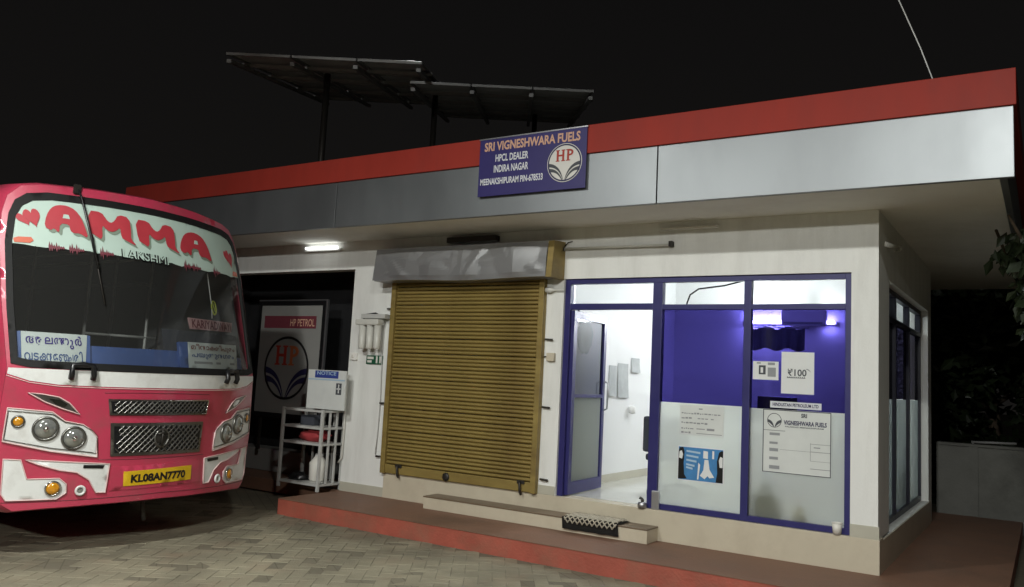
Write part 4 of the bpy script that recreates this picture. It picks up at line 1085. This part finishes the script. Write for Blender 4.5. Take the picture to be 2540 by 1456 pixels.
def patch(name, outer, m, parent, off=.004, thick=.012, holes=(), sp=.09, jit=0):
    outer = densify(outer); holes = [densify(h) for h in holes]
    V = []; E_ = []
    for L in [outer] + holes:
        k = len(V); V += L; E_ += [(k + i, k + (i + 1) % len(L)) for i in range(len(L))]
    x0 = min(p[0] for p in outer); x1 = max(p[0] for p in outer); y0 = min(p[1] for p in outer); y1 = max(p[1] for p in outer)
    i = x0 + sp * .5
    while i < x1:
        j = y0 + sp * .5
        while j < y1:
            if inpoly((i, j), outer) and not any(inpoly((i, j), h) for h in holes): V.append((i, j))
            j += sp
        i += sp
    r = delaunay_2d_cdt([Vector(v) for v in V], E_, [], 0, 1e-5)
    vv, ff = r[0], r[2]
    bm = bmesh.new(); bv = [bm.verts.new(SP(v.x, v.y, off)) for v in vv]
    for f in ff:
        c = (sum(vv[q].x for q in f) / len(f), sum(vv[q].y for q in f) / len(f))
        if inpoly(c, outer) and not any(inpoly(c, h) for h in holes):
            try: bm.faces.new([bv[q] for q in f]).smooth = True
            except ValueError: pass
    for v in [v for v in bm.verts if not v.link_faces]: bm.verts.remove(v)
    bmesh.ops.recalc_face_normals(bm, faces=bm.faces)
    if bm.faces and sum(f.normal.x for f in bm.faces) < 0: bmesh.ops.reverse_faces(bm, faces=bm.faces)
    if thick:
        be = [e for e in bm.edges if e.is_boundary]
        for e in be: e.smooth = False
        ex = bmesh.ops.extrude_edge_only(bm, edges=be)
        nv = [g_ for g_ in ex['geom'] if isinstance(g_, bmesh.types.BMVert)]
        for v in nv: v.co -= SN(v.co.y - YC, v.co.z) * thick
    me = bpy.data.meshes.new(name); bm.to_mesh(me); bm.free()
    return link(name, me, m, parent)
def strake(name, line, r, m, parent, off=.006, closed=True, n=6):
    return MB().tube([SP(u, z, off) for u, z in densify(line, .05, closed)], r, n, closed=closed).build(name, m, parent)

bus = thing('bus', 'crimson and white passenger bus parked in front of the lobby', 'bus', (-10.5, YC, 0))
OUT = full([(0, .45), (.6, .44), (1.0, .425), (1.22, .41), (1.30, .47), (1.34, .7), (1.385, 1.0), (1.37, 1.4), (1.36, 1.67), (1.375, 2.2), (1.37, 2.8), (1.345, 3.08), (1.30, 3.25), (1.2, 3.36), (1.05, 3.40), (.6, 3.43), (0, 3.45)])
GAS = full([(0, 1.655), (.7, 1.655), (1.2, 1.66), (1.335, 1.69), (1.345, 2.2), (1.335, 2.8), (1.30, 3.07), (1.25, 3.21), (1.16, 3.29), (1.0, 3.325), (.5, 3.342), (0, 3.348)])
GLS = full([(0, 1.72), (.7, 1.72), (1.2, 1.725), (1.285, 1.745), (1.295, 2.2), (1.285, 2.8), (1.25, 3.05), (1.20, 3.16), (1.12, 3.225), (.97, 3.255), (.5, 3.272), (0, 3.278)])
front = patch('front_panel', OUT, M['red'], bus, 0, .05, [GAS])
# body shell: roof, sides, back
bm = bmesh.new(); od = densify(OUT, .12); rings = []
def ring(fx, sc):
    return [bm.verts.new((fx(u, z), YC + u * sc, 1.9 + (z - 1.9) * sc)) for u, z in od]
rings.append(ring(lambda u, z: Sx(u, z) - .004, 1.0))
rings.append(ring(lambda u, z: Sx(u, z) - .05, 1.012))
rings.append(ring(lambda u, z: Sx(u, z) - .25, 1.02))
rings.append(ring(lambda u, z: -7.6, 1.02)); rings.append(ring(lambda u, z: -15.4, 1.02)); rings.append(ring(lambda u, z: -15.6, .97))
for A, B in zip(rings, rings[1:]):
    for i in range(len(A)):
        bm.faces.new((A[i], A[(i + 1) % len(A)], B[(i + 1) % len(A)], B[i])).smooth = True
bm.faces.new(rings[-1])
bmesh.ops.recalc_face_normals(bm, faces=bm.faces)
me = bpy.data.meshes.new('body_shell'); bm.to_mesh(me); bm.free(); link('body_shell', me, M['red'], bus)
bm = bmesh.new(); rings = []
rings.append(ring(lambda u, z: Sx(u, z) - .10, .955)); rings.append(ring(lambda u, z: -7.6, .96)); rings.append(ring(lambda u, z: -15.3, .96))
for A, B in zip(rings, rings[1:]):
    for i in range(len(A)): bm.faces.new((A[i], A[(i + 1) % len(A)], B[(i + 1) % len(A)], B[i])).smooth = True
bm.faces.new(rings[-1])
me = bpy.data.meshes.new('cabin_lining'); bm.to_mesh(me); bm.free(); link('cabin_lining', me, M['businside'], bus)
for s in (-1, 1):
    for k in range(6):
        x1 = -7.5 - k * 1.3; y = YC + s * 1.412
        wo = MB().box((x1 - 1.2, y - .006, 1.95), (x1, y + .006, 2.85), .004).build('side_window', M['blackpl'], bus)
MB().box((-15.2, YC - 1.3, .62), (-6.75, YC + 1.3, .70)).build('floor', M['businside'], bus)
gk = patch('windscreen_gasket', GAS, M['black'], bus, .012, .03, [GLS])
ws = patch('windscreen', GLS, M['wsglass'], bus, -.004, 0)
# banner film on the glass
BAN = [(-1.287, 2.79)] + [(u, z) for u, z in GLS[::-1] if z > 2.81]
BANf = [(u, z) for u, z in GLS if z >= 2.8]
BANp = [(1.284, 2.79)] + BANf + [(-1.284, 2.79)]
rb = random.Random(9); low = []
u = -1.2
while u < 1.2:
    low.append((u, 2.79 + rb.uniform(-.012, .012))); u += rb.uniform(.05, .1)
ban = patch('sun_visor_film', BANp + low, M['mint'], ws, .002, .003)
LA = [(-.04, .10), (.12, -.02), (.20, .10), (.33, -.10), (.36, .30), (.62, .30), (.62, .06), (.74, -.02), (.86, .02), (1.12, -.16), (1.03, .30), (.95, .62), (.80, .90), (.58, 1.02), (.34, 1.0), (.16, .86), (.02, .52)]
LM = [(-.02, 1.0), (.30, 1.02), (.40, .74), (.50, .62), (.60, .74), (.70, 1.02), (.98, .98), (1.0, .45), (.98, .08), (1.14, -.16), (.84, .02), (.74, .10), (.73, .52), (.62, .34), (.50, .26), (.38, .34), (.29, .52), (.28, -.12), (.12, .04), (.02, .12)]
LET = {}
for key_, base_, (u0_, u1_, z0_, z1_) in (('A1', LA, (-1.03, -.725, 2.955, 3.215)), ('M1', LM, (-.675, -.285, 2.950, 3.205)), ('M2', LM, (-.225, .215, 2.945, 3.195)), ('A2', LA, (.285, .70, 2.930, 3.180))):
    LET[key_] = [(u0_ + p * (u1_ - u0_), z0_ + q * (z1_ - z0_)) for p, q in base_]
for k, pts in LET.items():
    cu_ = (min(p[0] for p in pts) + max(p[0] for p in pts)) / 2; cz_ = (min(p[1] for p in pts) + max(p[1] for p in pts)) / 2
    pts = [(cu_ + (u - cu_) * 1.0, cz_ + (z - cz_) * 1.0) for u, z in pts]
    shd = smooth([(u + .022, z - .028) for u, z in pts], 1)
    patch('letter_outline', shd, M['ammash'], ban, .006, .002, sp=.1)
    patch('letter', smooth(pts, 1), M['amma'], ban, .010, .002, sp=.1)
    if k[0] == 'A': patch('letter_counter', [(cu_ - .03, cz_ + .02), (cu_ + .03, cz_ + .02), (cu_ + .02, cz_ + .06), (cu_ - .02, cz_ + .06)], M['mint'], ban, .0125, .002, sp=.1)
def heart(cu, cz, w_, h_, tilt):
    P = []
    for i in range(28):
        t_ = 2 * math.pi * i / 28
        x = math.sin(t_) ** 3; y = (13 * math.cos(t_) - 5 * math.cos(2 * t_) - 2 * math.cos(3 * t_) - math.cos(4 * t_)) / 15 + .1
        x, y = x * w_ / 2, y * h_ / 2
        P.append((cu + x * math.cos(tilt) - y * math.sin(tilt), cz + x * math.sin(tilt) + y * math.cos(tilt)))
    return P
for cu_, cz_, w_, h_, tl_ in ((-1.185, 3.035, .115, .14, .45), (-1.125, 3.055, .125, .185, .28), (1.055, 3.015, .10, .15, .35), (1.12, 2.98, .11, .18, .2)):
    patch('heart', heart(cu_, cz_, w_, h_, tl_), M['amma'], ban, .008 + (.003 if cu_ in (-1.125, 1.12) else 0), .002, sp=.1)
PIL = [(-1.275, 2.837), (-1.24, 2.855), (-1.145, 2.863), (-1.127, 2.834), (-1.155, 2.806), (-1.27, 2.800)]
patch('tag', PIL, M['orange'], ban, .008, .002, sp=.1)
patch('tag', [(1.15, 2.80), (1.26, 2.80), (1.255, 2.85), (1.17, 2.855)], M['orange'], ban, .008, .002, sp=.1)
# heartbeat line at the edge of the film
for c0 in (-1.02, -.86, -.60, .30, .42, .75):
    up_, dn_ = [], []
    for k in range(15):
        uu = c0 + k * .009; a = (.004, .06, .008, .09, .006, .03, .006, .07, .006, .04, .005, .02, .004, .03, .003)[k] * rb.uniform(.6, 1.1)
        up_.append((uu, 2.79 + a * .8 + .003)); dn_.append((uu, 2.79 - a * .7 - .003))
    mb = MB()
    for q in strip(up_, dn_): mb.poly([SP(u, z, .009) for u, z in q])
    bmesh.ops.remove_doubles(mb.bm, verts=mb.bm.verts, dist=1e-5)
    mb.build('heartbeat_line', M['maroon'], ban)
lettering('LAKSHMI', (-.40, 2.765, .09, 2.855), lambda a, b: SP(a, b - .03 * (a + .15), .010), M['blackpl'], ban, bold=.03)
lettering('LAKSHMI', (-.39, 2.772, .10, 2.862), lambda a, b: SP(a, b - .03 * (a + .15), .013), M['mint'], ban, bold=.0)
# white strip under the windscreen and pink pinstripe
STR = full([(0, 1.512), (.64, 1.512), (.99, 1.518), (1.2, 1.545), (1.352, 1.60), (1.352, 1.657), (0, 1.657)])
STR = [(0, 1.512), (.64, 1.512), (.99, 1.518), (1.2, 1.545), (1.355, 1.60), (1.352, 1.652), (.7, 1.652), (-.7, 1.652), (-1.352, 1.652), (-1.355, 1.60), (-1.2, 1.545), (-.99, 1.518), (-.64, 1.512)]
patch('white_strip', STR, M['buswhite'], front, .004, .006)
strake('pinstripe', [(-1.36, 1.585), (-1.2, 1.530), (-.99, 1.504), (-.64, 1.498), (0, 1.498), (.64, 1.498), (.99, 1.504), (1.2, 1.530), (1.36, 1.585)], .0045, M['pinktrim'], front, .002, False)
strake('panel_gap', [(-.62, 1.455), (-.3, 1.462), (.2, 1.462), (.52, 1.455)], .0035, M['maroon'], front, .0005, False)
strake('panel_gap', [(-.62, .842), (-.3, .838), (.2, .838), (.50, .842)], .0035, M['maroon'], front, .0005, False)
strake('panel_gap', [(-1.30, .482), (-.8, .487), (0, .505), (.8, .487), (1.28, .482)], .0035, M['maroon'], front, .0005, False)
# grilles
def grille(q, pitch, frame):
    (ul, zt_), (ur, _), (lr, zb_), (ll, _) = q
    g = patch('grille', [(ul, zt_), (ur, zt_), (lr, zb_), (ll, zb_)], M['darkchrome'], bus, .012, .016)
    f = frame
    inn = [(ul + f, zt_ - f), (ur - f, zt_ - f), (lr - f, zb_ + f), (ll + f, zb_ + f)]
    patch('grille_back', inn, M['blackpl'], g, .016, .002)
    u0, u1, z0, z1 = max(inn[0][0], inn[3][0]), min(inn[1][0], inn[2][0]), inn[2][1], inn[0][1]
    m_ = MB(); H_ = z1 - z0
    for s in (-1, 1):
        k = u0 - H_
        while k < u1 + H_:
            a, b = (k, z0), (k + s * H_, z1)
            pts = []
            for t_ in range(0, 7):
                p = (a[0] + (b[0] - a[0]) * t_ / 6, a[1] + (b[1] - a[1]) * t_ / 6)
                if u0 <= p[0] <= u1: pts.append(SP(p[0], p[1], .022 + .003 * s))
            if len(pts) > 1: m_.tube(pts, .0062, 5, cap=False)
            k += pitch
    m_.build('mesh', M['darkchrome'], g)
    return g, inn
g1, i1 = grille([(-.585, 1.400), (.50, 1.405), (.478, 1.250), (-.56, 1.243)], .052, .02)
strake('chrome_edge', [(.0, 1.392), (.488, 1.396), (.466, 1.262), (.40, 1.262)], .007, M['chrome'], g1, .026, False)
g2, i2 = grille([(-.545, 1.178), (.452, 1.178), (.438, .872), (-.520, .872)], .058, .03)
MB().tube([SP(-.055 + .072 * math.cos(a), 1.035 + .082 * math.sin(a), .035) for a in [i * 2 * math.pi / 28 for i in range(28)]], .010, 8, closed=True).build('emblem_ring', M['darkchrome'], g2)
MB().lathe([(0, .012), (.045, .008), (.062, 0)], SP(-.055, 1.035, .028), SN(-.05, 1.0)).tube([SP(-.055, .955, .045), SP(-.055, 1.115, .045)], .010).tube([SP(-.105, 1.07, .043), SP(-.055, 1.085, .045), SP(-.005, 1.07, .043)], .011).build('emblem_badge', M['iron'], g2)
# number plate
np_ = patch('number_plate', [(-.385, .725), (.345, .745), (.350, .603), (-.380, .590)], M['yellow'], bus, .012, .014)
lettering('KL08AN7770', (-.315, .622, .27, .70), lambda a, b: SP(a, b + .02 * a, .0150), M['blackpl'], np_, bold=.045)
patch('plate_recess', [(-.50, .77), (.46, .79), (.47, .57), (-.50, .555)], M['red'], front, .006, .008)
# headlights, brows, bumper whites, lamps: near side then far side
HL = [(-1.325, 1.302), (-1.014, 1.274), (-0.914, 1.194), (-0.774, 1.165), (-0.698, 1.111), (-0.650, 1.051), (-0.633, 0.868), (-1.0, 0.925), (-1.335, 1.01)]
BROW = [(-1.20, 1.440), (-1.09, 1.428), (-.977, 1.407), (-.895, 1.356), (-.805, 1.255), (-.946, 1.305), (-1.08, 1.364)]
WA = [(-1.315, .858), (-1.198, .851), (-1.143, .684), (-.911, .685), (-.855, .635), (-.848, .555), (-.917, .503), (-1.27, .500), (-1.305, .56)]
WB = [(-1.168, .853), (-.519, .803), (-.533, .543), (-.614, .547), (-.68, .664), (-.781, .733), (-.918, .757), (-1.072, .808)]
SL = [(-.735, .800), (-.563, .793), (-.573, .762), (-.735, .770)]
def lamp(c, r, parent, m, name, bez_=.016, dome=.45, ringm=None):
    n_ = SN(*c)
    o = SP(c[0], c[1], .010)
    L_ = MB().lathe([(r * .96, 0), (r * .90, r * dome * .35), (r * .7, r * dome * .72), (r * .35, r * dome * .95), (0, r * dome)], o, n_, 26).build(name, m, parent)
    a = n_.orthogonal().normalized(); b = n_.cross(a)
    MB().tube([o + n_ * .008 + (a * math.cos(t_) + b * math.sin(t_)) * r for t_ in [i * 2 * math.pi / 28 for i in range(28)]], bez_, 8, closed=True).build('bezel', ringm or M['darkchrome'], L_)
    return L_
for side_ in (-1, 1):
    fx = (lambda P: P) if side_ < 0 else mir
    cx_ = lambda u: u if side_ < 0 else -u
    h = patch('headlight', fx(HL), M['buswhite'], bus, .010, .016)
    strake('trim', fx(HL), .0065, M['pinktrim'], h, .012)
    inner = [(u * .985 - .012, (z - 1.09) * .86 + 1.095) for u, z in HL]
    strake('inner_trim', fx(inner), .005, M['darkchrome'], h, .014)
    for c_, r_ in (((cx_(-1.050), 1.125), .098), ((cx_(-.835), 1.043), .094)):
        l_ = lamp(c_, r_, h, M['lens'], 'lens', .013)
        MB().lathe([(0, .0), (.02, .004), (.022, .02), (0, .03)], SP(c_[0] + .0, c_[1], .010 + .098 * .43), SN(*c_), 12).build('bulb', M['chrome'], l_)
    lamp((cx_(-1.245), 1.185), .047, h, M['amber'], 'indicator_lens', .009)
    b_ = patch('marker_lamp', fx(BROW), M['lens'] if False else M['darkchrome'], bus, .010, .014)
    strake('trim', fx(BROW), .006, M['pinktrim'], b_, .012)
    patch('clear_lens', fx([(-1.05, 1.392), (-.97, 1.385), (-.91, 1.345), (-.93, 1.318), (-1.0, 1.345)]), M['chrome'], b_, .016, .004)
    w1 = patch('bumper_panel', fx(WA), M['buswhite'], bus, .008, .014)
    strake('trim', fx(WA), .006, M['pinktrim'], w1, .010)
    lamp((cx_(-.952), .598), .060, w1, M['amber'], 'fog_lens', .009, .4, M['chrome'])
    w2 = patch('bumper_corner', fx(WB), M['buswhite'], bus, .008, .014)
    strake('trim', fx(WB), .006, M['pinktrim'], w2, .010)
    patch('slot', fx(SL), M['blackpl'], w2, .013, .004)
    l_ = lamp((cx_(-.742), .572), .036, bus, M['lens'], 'fog_lamp', .012, .3, M['buswhite'])
    # twin bracket under the windscreen
    u0_ = cx_(-.82)
    mb = MB()
    mb.tube([SP(u0_ - .085, 1.575, .03), SP(u0_ - .085, 1.62, .05), SP(u0_ - .08, 1.685, .045), SP(u0_, 1.695, .045), SP(u0_ + .08, 1.685, .045), SP(u0_ + .085, 1.62, .05), SP(u0_ + .085, 1.575, .03)], .026, 10)
    mb.build('wiper_bracket', M['blackpl'], bus)
# top-hung wiper
mb = MB().tube([SP(-.755, 3.425, .01), SP(-.735, 3.31, .05), SP(-.69, 3.0, .05), SP(-.635, 2.62, .04)], .011, 8)
wpn = mb.build('wiper', M['blackpl'], bus)
MB().tube([SP(-.66, 2.95, .03), SP(-.635, 2.62, .028), SP(-.60, 2.28, .025)], .007, 6).build('blade', M['iron'], wpn)
MB().obox(SP(-.757, 3.40, .015), (.02, 0, 0), (0, .035, 0), (0, 0, .05), .008).build('motor_cover', M['iron'], wpn)
# inside the windscreen: dash boards and route boards
IN = lambda off: (lambda a, b: SP(a, b, off))
patch('dash_board', [(-1.24, 1.70), (1.22, 1.70), (1.22, 1.87), (.2, 1.905), (-1.24, 1.90)], M['busblue'], bus, -.06, .01)
patch('reflection_sheet', [(.0, 1.90), (1.19, 1.90), (1.19, 2.125), (.0, 2.125)], M['darkcloth'], bus, -.07, .004)  # grey sheet stands in for a reflection in the windscreen
rbL = patch('route_board', [(-1.26, 1.715), (-.785, 1.715), (-.755, 1.99), (-1.255, 1.992)], M['boardwhite'], bus, -.03, .03)
patch('board_side', [(-1.285, 1.74), (-1.262, 1.715), (-1.257, 1.992), (-1.285, 1.99)], M['busblue'], rbL, -.032, .03)
patch('board_side', [(-.783, 1.715), (-.745, 1.715), (-.73, 1.985), (-.753, 1.99)], M['busblue'], rbL, -.032, .03)
lettering(['ആ', 'ല', ('ത', 0, 0, .85), ('ത', -.34, 0, .85), ('ു', -.02, -.12, 1.0), 'ർ'], (-1.225, 1.850, -.805, 1.972), IN(-.026), M['route1'], rbL, bold=.02, glyphs=True, gap=.10)
lettering(['വ', 'ട', ('ക', 0, 0, .9), ('ന', -.25, 0, .75), 'േ', ('ഞ', 0, 0, .8), ('ച', -.15, 0, .7), ('ര', 0, 0, .8), 'ി'], (-1.24, 1.735, -.805, 1.832), IN(-.026), M['route2'], rbL, bold=.016, glyphs=True, gap=.08)
rbR = patch('route_board', [(.255, 1.725), (1.05, 1.735), (1.09, 2.00), (.275, 1.995)], M['boardwhite'], bus, -.03, .03)
patch('board_side', [(.15, 1.715), (.253, 1.725), (.273, 1.995), (.155, 1.99)], M['busblue'], rbR, -.032, .03)
lettering(['മ', 'ീ', 'ന', 'ാ', ('ക', 0, 0, .8), ('ഷ', -.15, 0, .8), 'ി', 'പ', ('ു', 0, -.05, .8), 'ര', 'ം'], (.31, 1.905, 1.03, 1.982), IN(-.026), M['route3'], rbR, bold=.02, glyphs=True, gap=.07)
lettering(['പ', 'യ', ('ു', 0, -.05, .8), 'ത', 'ു', 'ന', 'ഗ', 'ര', 'ം'], (.31, 1.825, 1.0, 1.885), IN(-.026), M['route2'], rbR, bold=.016, glyphs=True, gap=.07)
prints('faint_line', [(.33, 1.775, .60, 1.80), (.66, 1.777, 1.0, 1.80)], IN(-.026), M['inklt'], rbR)
kst = patch('name_strip', [(.36, 2.145), (1.08, 2.155), (1.12, 2.262), (.345, 2.262)], M['pinkpaper'], bus, -.06, .01)
lettering('KARIYADWAYI', (.39, 2.16, 1.07, 2.25), IN(-.056), M['maroon'], kst, bold=.02)
gl = MB().tube([SP(.72, 2.78, -.05), SP(.725, 2.5, -.05), SP(.73, 2.42, -.05), SP(.71, 2.28, -.05)], .005, 6).build('garland_string', M['pole'], bus)
MB().tube([SP(.765 + .038 * math.cos(a), 2.40 + .075 * math.sin(a), -.05) for a in [i * 2 * math.pi / 20 for i in range(20)]], .009, 6, closed=True).tube([SP(.75, 2.46, -.05), SP(.785, 2.34, -.05)], .006, 6).build('garland_loop', M['strap'], gl)
# cabin: grab poles, steering wheel, seats
for x, u_, z0, z1 in ((-8.0, .22, .70, 3.2), (-8.0, 1.0, .70, 3.2), (-8.6, .9, .7, 3.2), (-9.5, -.35, .7, 3.2), (-9.5, .35, .7, 3.2)):
    MB().tube([(x, YC + u_, z0), (x, YC + u_ + .01, (z0 + z1) / 2), (x, YC + u_ + .02, z1)], .017, 8).build('grab_pole', M['pole'], bus)
for u_ in (-1.0, -.4, .4, 1.0):
    MB().tube([(-7.2, YC + u_, 3.02), (-11, YC + u_, 3.02), (-14.5, YC + u_, 3.02)], .016, 8).build('ceiling_rail', M['pole'], bus)
MB().tube([(-8.0, YC + .22, 2.05), (-8.0, YC + 1.15, 2.05)], .016, 8).tube([(-8.0, YC + .22, 1.55), (-8.0, YC + 1.15, 1.55)], .016, 8).build('partition_rail', M['pole'], bus)
MB().box((-14.8, YC - 1.3, 2.72), (-8.3, YC - .95, 2.75), .005).build('luggage_rack', M['businside'], bus)
MB().box((-14.8, YC + .95, 2.72), (-8.3, YC + 1.3, 2.75), .005).build('luggage_rack', M['businside'], bus)
sw = MB().tube([(-7.35 + .10 * math.sin(a), YC - .62 + .23 * math.cos(a), 1.78 + .21 * math.sin(a)) for a in [i * 2 * math.pi / 26 for i in range(26)]], .014, 7, closed=True).build('steering_wheel', M['blackpl'], bus)
MB().tube([(-7.35, YC - .62, 1.78), (-7.1, YC - .62, 1.45)], .03).tube([(-7.35, YC - .84, 1.78), (-7.35, YC - .40, 1.78)], .015).build('column', M['blackpl'], sw)
for r_ in range(6):
    for u_ in (-.85, .85):
        if r_ == 0 and u_ > 0: continue
        x = -8.2 - r_ * 1.1
        sb = MB().box((x - .5, YC + u_ - .42, 1.08), (x, YC + u_ + .42, 1.2), .03).build('seat', M['seat'], bus)
        MB().box((x - .58, YC + u_ - .42, 1.2), (x - .46, YC + u_ + .42, 1.95), .04).build('backrest', M['seat'], sb)
        MB().box((x - .4, YC + u_ - .3, .70), (x - .1, YC + u_ + .3, 1.08)).build('base', M['iron'], sb)
MB().obox((-6.95, YC + .4, 1.40), (.2, 0, 0), (0, .8, 0), (0, 0, .25), .05).build('engine_cover', M['businside'], bus)
# towing hook and pipe under the nose
MB().tube([(-6.3, YC + .02, .5), (-6.28, YC + .02, .33), (-6.25, YC + .03, .2)], .02).tube([(-6.3, YC - .12, .38), (-6.3, YC + .16, .40)], .012).build('tow_hook', M['iron'], bus)
MB().box((-15, YC - .5, .45), (-6.7, YC - .38, .60)).box((-15, YC + .38, .45), (-6.7, YC + .5, .60)).build('chassis_rail', M['iron'], bus)
for x in (-8.4, -13.2):
    MB().tube([(x, YC - 1.0, .48), (x, YC + 1.0, .48)], .06).build('axle', M['iron'], bus)
    for s in (-1, 1):
        wl = MB().lathe([(.28, -.13), (.44, -.14), (.48, -.09), (.48, .09), (.44, .14), (.28, .13), (.28, -.13)], (x, YC + s * 1.12, .478), (0, 1, 0), 28).build('wheel', M['tyre'], bus)
        MB().lathe([(0, .04), (.1, .05), (.12, .0), (.24, .03), (.28, .12), (.28, -.12), (0, -.05)], (x, YC + s * 1.12, .478), (0, s, 0), 24).build('rim', M['steel'], wl)
